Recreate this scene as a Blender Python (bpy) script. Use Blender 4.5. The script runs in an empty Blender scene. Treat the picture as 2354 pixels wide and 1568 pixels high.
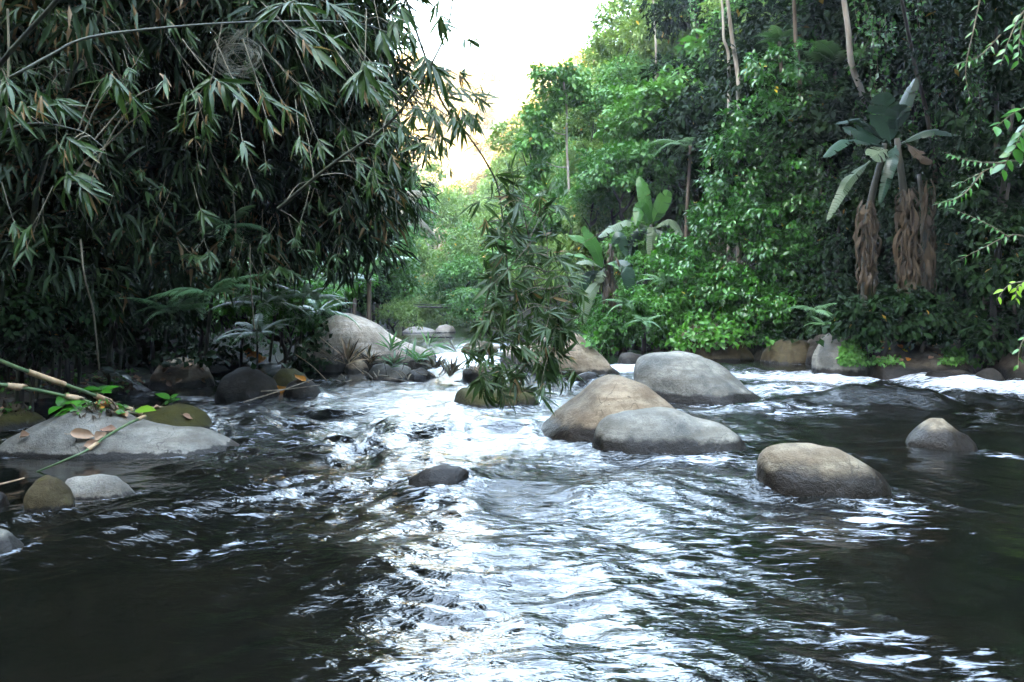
import bpy, math, random
import numpy as np
from mathutils import Vector, Matrix

C = bpy.context.scene.collection
SC = bpy.context.scene
# ---------------------------------------------------------------- camera, sky, sun, exposure
F_PX, U0, HZ, EYE = 1848.0, 1177.0, 700.0, 1.4      # focal length, centre column and horizon row of the measured picture, eye height
cam_d = bpy.data.cameras.new('camera'); cam = bpy.data.objects.new('camera', cam_d); C.objects.link(cam)
cam.location = (0, 0, EYE); cam.rotation_euler = (math.radians(90), 0, 0)
cam_d.sensor_width = 36; cam_d.lens = 36 * F_PX / 2354
cam_d.shift_y = -84 / 2354
cam_d.clip_start = 0.1; cam_d.clip_end = 2000
SC.camera = cam

SUN_AZ, SUN_EL = math.atan2(-0.80, -0.48), math.radians(21)     # low sun behind the left ridge
world = bpy.data.worlds.new('World'); SC.world = world; world.use_nodes = True
wn = world.node_tree.nodes; wl = world.node_tree.links
sky_n = wn.new('ShaderNodeTexSky'); sky_n.sky_type = 'NISHITA'; sky_n.sun_disc = False
sky_n.sun_elevation = SUN_EL; sky_n.sun_rotation = SUN_AZ
sky_n.air_density = 1.0; sky_n.dust_density = 1.5; sky_n.ozone_density = 1.0
bg = wn['Background']; bg.inputs['Strength'].default_value = 0.15
wl.new(sky_n.outputs[0], bg.inputs['Color'])
sd = bpy.data.lights.new('sun', 'SUN'); sd.energy = 5.0; sd.angle = math.radians(0.5); sd.color = (1.0, 0.90, 0.74)
sun = bpy.data.objects.new('sun', sd); C.objects.link(sun)
to_sun = Vector((math.sin(SUN_AZ) * math.cos(SUN_EL), math.cos(SUN_AZ) * math.cos(SUN_EL), math.sin(SUN_EL)))
sun.rotation_euler = (-to_sun).to_track_quat('-Z', 'Y').to_euler(); sun.location = (-60, -40, 90)
SC.view_settings.view_transform = 'Standard'; SC.view_settings.look = 'None'
SC.view_settings.gamma = 1.0; SC.view_settings.use_curve_mapping = False
SC.view_settings.exposure = 5.75
SC.view_settings.use_white_balance = True; SC.view_settings.white_balance_temperature = 8000; SC.view_settings.white_balance_tint = 7
cy = SC.cycles
cy.max_bounces = 6; cy.diffuse_bounces = 3; cy.glossy_bounces = 3; cy.transmission_bounces = 3
cy.volume_bounces = 0; cy.transparent_max_bounces = 6; cy.caustics_reflective = False; cy.caustics_refractive = False
cy.sample_clamp_indirect = 6.0; cy.sample_clamp_direct = 0.0
cy.use_denoising = True
SC.render.engine = 'CYCLES'

# ---------------------------------------------------------------- helpers
rng = np.random.default_rng(7)
random.seed(7)

def at(u, v, Y):
    """A picture point (2354 x 1568 measure) at depth Y, in metres."""
    return np.array([(u - U0) * Y / F_PX, Y, EYE - (v - HZ) * Y / F_PX])

def wat(u, v, z=0.0):
    """The point of the water surface seen at (u, v)."""
    Y = (EYE - z) * F_PX / (v - HZ)
    return at(u, v, Y)

def proj(p):
    return U0 + p[0] * F_PX / p[1], HZ + (EYE - p[2]) * F_PX / p[1]

def make_mesh(name, V, F, mat=None, tint=None, along=None, smooth=False):
    V = np.asarray(V, dtype=np.float32); F = np.asarray(F, dtype=np.int32)
    k = F.shape[1]
    me = bpy.data.meshes.new(name)
    me.vertices.add(len(V)); me.vertices.foreach_set('co', V.ravel())
    me.loops.add(F.size); me.loops.foreach_set('vertex_index', F.ravel())
    me.polygons.add(len(F))
    me.polygons.foreach_set('loop_start', np.arange(0, F.size, k, dtype=np.int32))
    me.polygons.foreach_set('loop_total', np.full(len(F), k, dtype=np.int32))
    if smooth:
        me.polygons.foreach_set('use_smooth', np.ones(len(F), dtype=bool))
    for nm, a in (('tint', tint), ('along', along)):
        if a is not None:
            at_ = me.attributes.new(nm, 'FLOAT', 'POINT')
            at_.data.foreach_set('value', np.asarray(a, dtype=np.float32).ravel())
    me.update(calc_edges=True)
    if mat is not None:
        me.materials.append(mat)
    return me

def link(name, me, parent=None, loc=None, **props):
    o = bpy.data.objects.new(name, me); C.objects.link(o)
    if parent is not None: o.parent = parent
    if loc is not None: o.location = loc
    for k, v in props.items(): o[k] = v
    return o

def thing(name, label, cat, loc=(0, 0, 0), group=None, me=None):
    o = link(name, me, None, tuple(float(c) for c in loc)); o['label'] = label; o['category'] = cat
    if group: o['group'] = group
    return o

def merge(*parts):
    """Join (V, F, tint, along) tuples."""
    Vs, Fs, Ts, As, n = [], [], [], [], 0
    for p in parts:
        V, F = p[0], p[1]
        Vs.append(V); Fs.append(np.asarray(F) + n); n += len(V)
        Ts.append(p[2] if len(p) > 2 else np.zeros(len(V))); As.append(p[3] if len(p) > 3 else np.zeros(len(V)))
    return np.concatenate(Vs), np.concatenate(Fs), np.concatenate(Ts), np.concatenate(As)

def unit(a):
    a = np.asarray(a, float)
    return a / np.maximum(np.linalg.norm(a, axis=-1, keepdims=True), 1e-9)

def spline(P, n):
    """Catmull-Rom through points P, n samples."""
    P = np.asarray(P, float)
    if len(P) == 2: return P[0] + (P[1] - P[0]) * np.linspace(0, 1, n)[:, None]
    Q = np.vstack([2 * P[0] - P[1], P, 2 * P[-1] - P[-2]])
    t = np.linspace(0, len(P) - 1 - 1e-6, n); i = t.astype(int); f = (t - i)[:, None]
    p0, p1, p2, p3 = Q[i], Q[i + 1], Q[i + 2], Q[i + 3]
    return 0.5 * (2 * p1 + (p2 - p0) * f + (2 * p0 - 5 * p1 + 4 * p2 - p3) * f ** 2 + (3 * p1 - p0 - 3 * p2 + p3) * f ** 3)

def tube(P, R, k=6, cap=True):
    """Quad tube along points P with radii R."""
    P = np.asarray(P, float); n = len(P); R = np.broadcast_to(R, (n,))
    T = unit(np.gradient(P, axis=0))
    ref = np.array([0.31, 0.22, 0.92]) if abs(T[0][2]) < 0.9 else np.array([0.95, 0.3, 0.05])
    A = unit(np.cross(T, ref)); B = np.cross(T, A)
    ang = np.linspace(0, 2 * math.pi, k, endpoint=False)
    V = (P[:, None] + R[:, None, None] * (np.cos(ang)[None, :, None] * A[:, None] + np.sin(ang)[None, :, None] * B[:, None])).reshape(-1, 3)
    F = []
    for i in range(n - 1):
        for j in range(k):
            a, b = i * k + j, i * k + (j + 1) % k
            F.append((a, b, b + k, a + k))
    if cap:
        V = np.vstack([V, P[-1]])
        for j in range(0, k - 1, 2):
            F.append((n * k, (n - 1) * k + j, (n - 1) * k + (j + 1) % k, (n - 1) * k + (j + 2) % k))
    tn = np.repeat(np.linspace(0, 1, n), k)
    if cap: tn = np.concatenate([tn, [1]])
    return V, np.array(F, dtype=np.int32), np.zeros(len(V)), tn

# value noise ------------------------------------------------
_tab = np.random.default_rng(3).random(65536).astype(np.float32)
def _h(*i):
    h = np.zeros(i[0].shape, dtype=np.int64)
    for a, m in zip(i, (73856093, 19349663, 83492791)):
        h ^= a.astype(np.int64) * m
    return _tab[(h ^ (h >> 13)) & 65535]
def vn2(x, y):
    xi, yi = np.floor(x), np.floor(y); fx, fy = x - xi, y - yi
    fx = fx * fx * fx * (fx * (fx * 6 - 15) + 10); fy = fy * fy * fy * (fy * (fy * 6 - 15) + 10)
    xi = xi.astype(np.int64); yi = yi.astype(np.int64)
    a = _h(xi, yi) * (1 - fx) + _h(xi + 1, yi) * fx
    b = _h(xi, yi + 1) * (1 - fx) + _h(xi + 1, yi + 1) * fx
    return (a * (1 - fy) + b * fy) * 2 - 1
def vn3(x, y, z):
    zi = np.floor(z); fz = z - zi; fz = fz * fz * (3 - 2 * fz)
    o = zi.astype(np.int64)
    return vn2(x + o * 37.17, y + o * 11.73) * (1 - fz) + vn2(x + (o + 1) * 37.17, y + (o + 1) * 11.73) * fz
def sstep(a, b, x):
    t = np.clip((x - a) / (b - a), 0, 1); return t * t * (3 - 2 * t)

# ---------------------------------------------------------------- materials
def new_mat(name):
    m = bpy.data.materials.new(name); m.use_nodes = True
    nt = m.node_tree; b = nt.nodes['Principled BSDF']
    return m, nt, b
def N(nt, t, **kw):
    n = nt.nodes.new(t)
    for k, v in kw.items(): setattr(n, k, v)
    return n
def mixc(nt, fac, a, b, blend='MIX'):
    n = N(nt, 'ShaderNodeMix', data_type='RGBA', blend_type=blend)
    for sock, val in ((n.inputs[0], fac), (n.inputs[6], a), (n.inputs[7], b)):
        if hasattr(val, 'is_linked'): nt.links.new(val, sock)
        else: sock.default_value = val if not isinstance(val, tuple) else (*val, 1)[:4]
    return n.outputs[2]
def mth(nt, op, a, b=0.0, clamp=False):
    n = N(nt, 'ShaderNodeMath', operation=op, use_clamp=clamp)
    for sock, val in ((n.inputs[0], a), (n.inputs[1], b)):
        if hasattr(val, 'is_linked'): nt.links.new(val, sock)
        else: sock.default_value = val
    return n.outputs[0]
def ramp(nt, fac, stops):
    n = N(nt, 'ShaderNodeValToRGB'); cr = n.color_ramp
    while len(cr.elements) < len(stops): cr.elements.new(0.5)
    for e, (p, c) in zip(cr.elements, stops):
        e.position = p; e.color = (*c, 1) if isinstance(c, tuple) else (c, c, c, 1)
    nt.links.new(fac, n.inputs[0]); return n.outputs[0]
def noise(nt, scale, detail=3, vec=None, rough=0.55, dist=0.0):
    n = N(nt, 'ShaderNodeTexNoise'); n.inputs['Scale'].default_value = scale
    n.inputs['Detail'].default_value = detail; n.inputs['Roughness'].default_value = rough; n.inputs['Distortion'].default_value = dist
    if vec is not None: nt.links.new(vec, n.inputs['Vector'])
    return n.outputs[0]

def leaf_mat(name, ca, cb, dry=None, dry_at=0.9, tip=None, rough=0.42, trans=0.22, spec=0.3, vary=0.35):
    """Leaves: colour runs ca..cb with the leaf's own tint and the plant's random value; old leaves past dry_at; brown tips."""
    m, nt, b = new_mat(name); L = nt.links
    ta = N(nt, 'ShaderNodeAttribute', attribute_name='tint').outputs['Fac']
    oi = N(nt, 'ShaderNodeObjectInfo').outputs['Random']
    fac = mth(nt, 'ADD', mth(nt, 'MULTIPLY', ta, 1 - vary), mth(nt, 'MULTIPLY', oi, vary), True)
    col = mixc(nt, fac, ca, cb)
    if tip is not None:
        al = N(nt, 'ShaderNodeAttribute', attribute_name='along').outputs['Fac']
        t = mth(nt, 'MULTIPLY', ramp(nt, al, [(0.72, 0.0), (0.97, 1.0)]), mth(nt, 'GREATER_THAN', ta, 0.6))
        col = mixc(nt, t, col, tip)
    if dry is not None:
        col = mixc(nt, mth(nt, 'GREATER_THAN', ta, dry_at), col, dry)
    L.new(col, b.inputs['Base Color']); b.inputs['Roughness'].default_value = rough
    b.inputs['Specular IOR Level'].default_value = spec
    if trans > 0:
        tr = N(nt, 'ShaderNodeBsdfTranslucent')
        warm = mixc(nt, 0.6, col, (1.25, 1.3, 0.5), 'MULTIPLY'); L.new(warm, tr.inputs['Color'])
        mx = N(nt, 'ShaderNodeMixShader'); mx.inputs[0].default_value = trans
        out = nt.nodes['Material Output']
        L.new(b.outputs[0], mx.inputs[1]); L.new(tr.outputs[0], mx.inputs[2]); L.new(mx.outputs[0], out.inputs['Surface'])
    return m

def bark_mat(name, ca, cb, scale=6.0, rough=0.85, stretch=4.0, bump=0.5):
    m, nt, b = new_mat(name)
    geo = N(nt, 'ShaderNodeNewGeometry').outputs['Position']
    mp = N(nt, 'ShaderNodeMapping'); mp.inputs['Scale'].default_value = (1, 1, 1 / stretch); nt.links.new(geo, mp.inputs[0])
    f = noise(nt, scale, 5, mp.outputs[0]); g = noise(nt, scale * 5, 3, mp.outputs[0])
    col = mixc(nt, ramp(nt, f, [(0.35, 0.0), (0.65, 1.0)]), ca, cb)
    nt.links.new(col, b.inputs['Base Color']); b.inputs['Roughness'].default_value = rough
    bp = N(nt, 'ShaderNodeBump'); bp.inputs['Strength'].default_value = bump; bp.inputs['Distance'].default_value = 0.02
    nt.links.new(g, bp.inputs['Height']); nt.links.new(bp.outputs[0], b.inputs['Normal'])
    return m

M = {}
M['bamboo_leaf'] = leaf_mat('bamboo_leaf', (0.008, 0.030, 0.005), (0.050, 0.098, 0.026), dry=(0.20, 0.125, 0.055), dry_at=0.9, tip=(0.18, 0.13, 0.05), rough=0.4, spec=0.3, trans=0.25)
M['bamboo_leaf_shaded'] = leaf_mat('bamboo_leaf_shaded', (0.004, 0.015, 0.003), (0.020, 0.045, 0.011), dry=(0.16, 0.10, 0.045), dry_at=0.96, rough=0.5, spec=0.2, trans=0.15)  # darker bamboo leaf: deep shade behind the fans put into its colour
M['fresh_leaf'] = leaf_mat('fresh_leaf', (0.020, 0.105, 0.012), (0.06, 0.21, 0.022), rough=0.35, trans=0.3, vary=0.5)
M['forest_leaf'] = leaf_mat('forest_leaf', (0.020, 0.100, 0.014), (0.085, 0.230, 0.040), dry=(0.50, 0.30, 0.04), dry_at=0.9965, rough=0.45, trans=0.22, vary=0.45)
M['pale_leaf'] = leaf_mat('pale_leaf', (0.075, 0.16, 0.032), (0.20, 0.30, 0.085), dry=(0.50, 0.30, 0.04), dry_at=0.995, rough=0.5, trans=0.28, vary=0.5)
M['shaded_leaf'] = leaf_mat('shaded_leaf', (0.0025, 0.012, 0.0025), (0.009, 0.031, 0.006), dry=(0.25, 0.15, 0.03), dry_at=0.998, rough=0.6, spec=0.08, trans=0.12, vary=0.4)  # leaf green blackened to paint the shade of both banks
M['vine_leaf'] = leaf_mat('vine_leaf', (0.008, 0.075, 0.005), (0.042, 0.20, 0.014), dry=(0.45, 0.33, 0.03), dry_at=0.997, rough=0.3, trans=0.22, spec=0.55, vary=0.2)
M['sunwarm_leaf'] = leaf_mat('sunwarm_leaf', (0.10, 0.072, 0.024), (0.19, 0.145, 0.055), rough=0.6, trans=0.3, vary=0.6)  # warm sunlight on the far hill painted into the leaf colour
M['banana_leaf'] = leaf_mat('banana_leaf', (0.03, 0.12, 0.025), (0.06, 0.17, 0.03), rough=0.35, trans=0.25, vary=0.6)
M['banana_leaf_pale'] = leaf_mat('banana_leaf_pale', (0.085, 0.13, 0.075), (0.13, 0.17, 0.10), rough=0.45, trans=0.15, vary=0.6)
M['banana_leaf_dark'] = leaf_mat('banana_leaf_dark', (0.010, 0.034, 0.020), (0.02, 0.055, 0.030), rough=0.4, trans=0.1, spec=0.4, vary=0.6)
M['dead_leaf'] = leaf_mat('dead_leaf', (0.022, 0.016, 0.010), (0.085, 0.060, 0.036), rough=0.7, trans=0.1, spec=0.2, vary=0.5)
M['fern_leaf'] = leaf_mat('fern_leaf', (0.040, 0.115, 0.040), (0.11, 0.21, 0.10), rough=0.4, trans=0.25, vary=0.7)
M['palm_dry'] = leaf_mat('palm_dry', (0.055, 0.058, 0.036), (0.13, 0.115, 0.07), rough=0.6, trans=0.1, vary=0.6)
M['orange_leaf'] = leaf_mat('orange_leaf', (0.36, 0.11, 0.02), (0.42, 0.18, 0.03), rough=0.5, trans=0.25, vary=0.5)
M['yellow_leaf'] = leaf_mat('yellow_leaf', (0.55, 0.42, 0.02), (0.62, 0.46, 0.03), rough=0.4, trans=0.25, vary=0.5)
M['lime_leaf'] = leaf_mat('lime_leaf', (0.17, 0.36, 0.03), (0.22, 0.40, 0.04), rough=0.4, trans=0.4, vary=0.5)
M['brown_leaf'] = leaf_mat('brown_leaf', (0.20, 0.10, 0.06), (0.34, 0.22, 0.14), rough=0.6, trans=0.1, vary=0.4)
M['bark_dark'] = bark_mat('bark_dark', (0.010, 0.008, 0.006), (0.032, 0.026, 0.019))
M['bark_pale'] = bark_mat('bark_pale', (0.14, 0.115, 0.09), (0.36, 0.33, 0.29), scale=3.0)
M['bark_brown'] = bark_mat('bark_brown', (0.035, 0.024, 0.016), (0.085, 0.06, 0.04))
M['twig'] = bark_mat('twig', (0.06, 0.05, 0.03), (0.14, 0.12, 0.07), scale=20)
M['drift'] = bark_mat('drift', (0.10, 0.075, 0.05), (0.26, 0.21, 0.15), scale=14)
M['culm_green'] = bark_mat('culm_green', (0.04, 0.085, 0.03), (0.10, 0.15, 0.06), scale=9, rough=0.4, bump=0.05)
M['culm_dark'] = bark_mat('culm_dark', (0.012, 0.016, 0.008), (0.045, 0.052, 0.025), scale=9, rough=0.65, bump=0.1)
M['sheath'] = bark_mat('sheath', (0.26, 0.16, 0.08), (0.42, 0.29, 0.17), scale=18, rough=0.6, bump=0.2)
M['pseudostem'] = bark_mat('pseudostem', (0.010, 0.012, 0.006), (0.035, 0.03, 0.016), scale=8, rough=0.6)

def soil_mat():
    m, nt, b = new_mat('forest_soil'); geo = N(nt, 'ShaderNodeNewGeometry').outputs['Position']
    a = noise(nt, 1.3, 6, geo); c = noise(nt, 14, 4, geo)
    col = mixc(nt, ramp(nt, a, [(0.4, 0.0), (0.62, 1.0)]), (0.012, 0.009, 0.006), (0.010, 0.016, 0.006))
    col = mixc(nt, ramp(nt, c, [(0.55, 0.0), (0.7, 1.0)]), col, (0.03, 0.022, 0.013))
    nt.links.new(col, b.inputs['Base Color']); b.inputs['Roughness'].default_value = 0.9
    bp = N(nt, 'ShaderNodeBump'); bp.inputs['Distance'].default_value = 0.08; nt.links.new(c, bp.inputs['Height']); nt.links.new(bp.outputs[0], b.inputs['Normal'])
    return m
M['soil'] = soil_mat()
M['sunwarm_ground'] = bark_mat('sunwarm_ground', (0.05, 0.038, 0.014), (0.09, 0.07, 0.03), scale=0.3, stretch=1.0)  # sunny warmth of the far slope put into the ground colour

def rock_mat(name, ca, cb, wet=0.07, moss=0.0, spots=0.5, blue=0.0, darkunder=0.0):
    """River stone: two-tone mineral body, fine specks and pits, a wet band above the water line, optional moss on top."""
    m, nt, b = new_mat(name); L = nt.links
    geo = N(nt, 'ShaderNodeNewGeometry'); pos = geo.outputs['Position']; nor = geo.outputs['Normal']
    sep = N(nt, 'ShaderNodeSeparateXYZ'); L.new(pos, sep.inputs[0]); sn = N(nt, 'ShaderNodeSeparateXYZ'); L.new(nor, sn.inputs[0])
    big = noise(nt, 1.7, 5, pos, 0.6); mid = noise(nt, 9, 5, pos, 0.65); fine = noise(nt, 85, 3, pos, 0.7); pits = noise(nt, 38, 2, pos, 0.5)
    col = mixc(nt, ramp(nt, big, [(0.36, 0.0), (0.64, 1.0)]), ca, cb)
    col = mixc(nt, mth(nt, 'MULTIPLY', ramp(nt, mid, [(0.38, 1.0), (0.56, 0.0)]), 0.5 * spots + 0.12), col, tuple(c * 0.38 for c in ca))
    col = mixc(nt, mth(nt, 'MULTIPLY', ramp(nt, fine, [(0.35, 1.0), (0.5, 0.0)]), 0.38), col, tuple(c * 0.4 for c in ca))
    col = mixc(nt, mth(nt, 'MULTIPLY', ramp(nt, fine, [(0.58, 0.0), (0.7, 1.0)]), 0.35), col, tuple(min(1, c * 1.5) for c in cb))
    col = mixc(nt, ramp(nt, pits, [(0.70, 0.0), (0.74, 0.85)]), col, (0.03, 0.027, 0.023))
    mpb = N(nt, 'ShaderNodeMapping'); mpb.inputs['Scale'].default_value = (0.9, 0.9, 7.0); mpb.inputs['Rotation'].default_value = (0.12, -0.18, 0); L.new(pos, mpb.inputs[0])
    band = noise(nt, 1.6, 4, mpb.outputs[0], 0.6, 0.4)       # old water lines and stains
    col = mixc(nt, ramp(nt, band, [(0.42, 0.0), (0.6, 0.55)]), col, tuple(c * k for c, k in zip(ca, (0.85, 0.74, 0.62))))
    vc = N(nt, 'ShaderNodeTexVoronoi', feature='DISTANCE_TO_EDGE'); vc.inputs['Scale'].default_value = 1.9; vm = N(nt, 'ShaderNodeVectorMath', operation='ADD'); nz = N(nt, 'ShaderNodeTexNoise'); nz.inputs['Scale'].default_value = 3.0
    L.new(pos, nz.inputs['Vector']); L.new(pos, vm.inputs[0]); L.new(nz.outputs['Color'], vm.inputs[1]); L.new(vm.outputs[0], vc.inputs['Vector'])
    crack = mth(nt, 'MULTIPLY', ramp(nt, vc.outputs['Distance'], [(0.0, 1.0), (0.014, 0.0)]), ramp(nt, big, [(0.52, 0.0), (0.6, 0.8)]))
    col = mixc(nt, crack, col, tuple(c * 0.3 for c in ca))
    if moss > 0:
        mm = mth(nt, 'MULTIPLY', ramp(nt, sn.outputs[2], [(0.25, 0.0), (0.75, 1.0)]), ramp(nt, mid, [(0.62 - 0.35 * moss, 0.0), (0.72 - 0.3 * moss, 1.0)]))
        col = mixc(nt, mm, col, mixc(nt, mid, (0.012, 0.013, 0.004), (0.055, 0.046, 0.008)))
    zz = mth(nt, 'ADD', sep.outputs[2], mth(nt, 'MULTIPLY', mth(nt, 'SUBTRACT', mid, 0.5), 0.10))
    zz = mth(nt, 'ADD', zz, mth(nt, 'MULTIPLY', mth(nt, 'SUBTRACT', big, 0.5), wet * 1.2))
    wetf = ramp(nt, mth(nt, 'DIVIDE', zz, max(wet, 0.01) * 2.0), [(0.34, 1.0), (0.56, 0.0)])
    col = mixc(nt, mth(nt, 'MULTIPLY', wetf, 0.985), col, mixc(nt, 0.95, col, (0.004, 0.003, 0.0022)))
    L.new(col, b.inputs['Base Color'])
    rg = N(nt, 'ShaderNodeMapRange'); L.new(wetf, rg.inputs[0]); rg.inputs[3].default_value = 0.8; rg.inputs[4].default_value = 0.38
    L.new(rg.outputs[0], b.inputs['Roughness']); b.inputs['Specular IOR Level'].default_value = 0.16
    h = mth(nt, 'ADD', mth(nt, 'MULTIPLY', mid, 1.0), mth(nt, 'MULTIPLY', fine, 0.25))
    bp = N(nt, 'ShaderNodeBump'); bp.inputs['Strength'].default_value = 0.8; bp.inputs['Distance'].default_value = 0.03
    L.new(h, bp.inputs['Height']); L.new(bp.outputs[0], b.inputs['Normal'])
    return m
M['rock_tan'] = rock_mat('rock_tan', (0.099, 0.071, 0.045), (0.261, 0.202, 0.136), wet=0.13)
M['rock_grey'] = rock_mat('rock_grey', (0.068, 0.069, 0.062), (0.207, 0.194, 0.159), wet=0.12)
M['rock_pale'] = rock_mat('rock_pale', (0.168, 0.146, 0.116), (0.407, 0.349, 0.280), wet=0.30, spots=0.9)
M['rock_flat'] = rock_mat('rock_flat', (0.083, 0.078, 0.067), (0.217, 0.202, 0.171), wet=0.035, spots=0.25)
M['rock_wet'] = rock_mat('rock_wet', (0.022, 0.018, 0.013), (0.075, 0.062, 0.047), wet=0.2)
M['rock_halfwet'] = rock_mat('rock_halfwet', (0.088, 0.069, 0.047), (0.221, 0.184, 0.127), wet=0.25)
M['rock_dark'] = rock_mat('rock_dark', (0.011, 0.010, 0.008), (0.038, 0.032, 0.025), wet=0.1)
M['rock_mossy'] = rock_mat('rock_mossy', (0.015, 0.013, 0.007), (0.051, 0.043, 0.028), wet=0.06, moss=1.0)
M['rock_ochre'] = rock_mat('rock_ochre', (0.025, 0.018, 0.007), (0.072, 0.057, 0.029), wet=0.06, moss=0.25)
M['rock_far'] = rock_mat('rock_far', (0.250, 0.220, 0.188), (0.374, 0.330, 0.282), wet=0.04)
def vein(m):
    """Parallel side veins of a banana blade, from the leaf's own length coordinate."""
    nt = m.node_tree; b = nt.nodes['Principled BSDF']; src = b.inputs['Base Color'].links[0].from_socket
    al = N(nt, 'ShaderNodeAttribute', attribute_name='along').outputs['Fac']
    w = mth(nt, 'SINE', mth(nt, 'MULTIPLY', al, 210.0)); k = ramp(nt, mth(nt, 'ADD', mth(nt, 'MULTIPLY', w, 0.5), 0.5), [(0.0, 0.55), (0.6, 1.0)])
    nt.links.new(mixc(nt, 1.0, src, k, 'MULTIPLY'), b.inputs['Base Color'])
for k_ in ('banana_leaf', 'banana_leaf_pale', 'banana_leaf_dark'): vein(M[k_])

# ================================================================ the valley
_ly = np.array([-80, 0, 8, 12, 16, 19, 26, 40, 60, 90, 130, 270.]); _lx = np.array([-6, -5.6, -5.7, -6.2, -5.7, -5.1, -5.1, -5.8, -7.5, -14, -26, -60.])
_ry = np.array([-80, 0, 10, 15, 20, 25, 40, 60, 90, 130, 270.]); _rx = np.array([13, 13, 11.5, 9.6, 6.5, 3.6, -1.2, -2.2, -6, -16, -48.])
def xl(y): return np.interp(y, _ly, _lx)
def xr(y): return np.interp(y, _ry, _rx)
def ground_z(x, y):
    x = np.asarray(x, float); y = np.asarray(y, float)
    n = vn2(x * 0.23 + 5, y * 0.23) * 0.6 + vn2(x * 0.7, y * 0.7 + 9) * 0.22
    el = xl(y) - x; er = x - xr(y)
    zl = np.interp(el, [-3, 0, 1, 3, 6, 40, 66, 90], [-0.9, -0.35, 0.15, 0.6, 4.0, 56, 72, 74])
    zl = np.where(el > 3, zl * (1 - 0.75 * sstep(92, 140, y)), zl)
    shelf = np.interp(y, [15, 20, 27], [3.2, 2.2, 0.4])
    e2 = er - shelf
    zr = np.interp(e2, [-3.5, -2, -1, 0, 1, 2.5, 8, 30, 60], [-0.5, 0.1, 0.55, 0.9, 1.9, 4.6, 11.0, 40, 60])
    zr = np.where(er < 0, -0.9 + 0.55 * np.exp(er), np.maximum(zr, -0.35 + er * 0.25))
    z = np.where(el > er, zl, zr)
    z = z + n * np.clip(np.maximum(el, er) * 0.35, 0, 1)
    far = 66 * sstep(112, 235, y + 0.12 * x) * (1 + 0.10 * vn2(x * 0.02, y * 0.02))
    # unseen hill added behind the viewer, shading the sides that face the camera
    z = np.where(y < -7, np.maximum(z, np.minimum(1.3 * (-7 - y), 58) + n), z)
    return np.where(y > 100, np.maximum(z, np.where((el > -3) | (er > -3), far + vn2(x * 0.08, y * 0.08) * 3, far)), z)

def grid_mesh(name, xs, ys, mat, zf):
    X, Y = np.meshgrid(xs, ys); Z = zf(X, Y)
    V = np.stack([X, Y, Z], -1).reshape(-1, 3); nx = len(xs); ny = len(ys)
    i = (np.arange(ny - 1)[:, None] * nx + np.arange(nx - 1)).ravel()
    F = np.stack([i, i + 1, i + nx + 1, i + nx], -1)
    return make_mesh(name, V, F, mat, smooth=True), X, Y, Z, F
xs = np.concatenate([np.linspace(-100, -16, 43), np.linspace(-15.4, 16, 80), np.linspace(17, 90, 40)])
ys = np.concatenate([np.linspace(-80, 0, 27), np.linspace(0.7, 50, 90), np.linspace(52, 110, 34)])
me, *_ = grid_mesh('river_banks', xs, ys, M['soil'], ground_z)
link('river_banks', me, kind='structure')
me, *_ = grid_mesh('far_hill', np.linspace(-100, 90, 70), np.linspace(110.0, 270, 60), M['sunwarm_ground'], ground_z)
link('far_hill', me, kind='structure')

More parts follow.
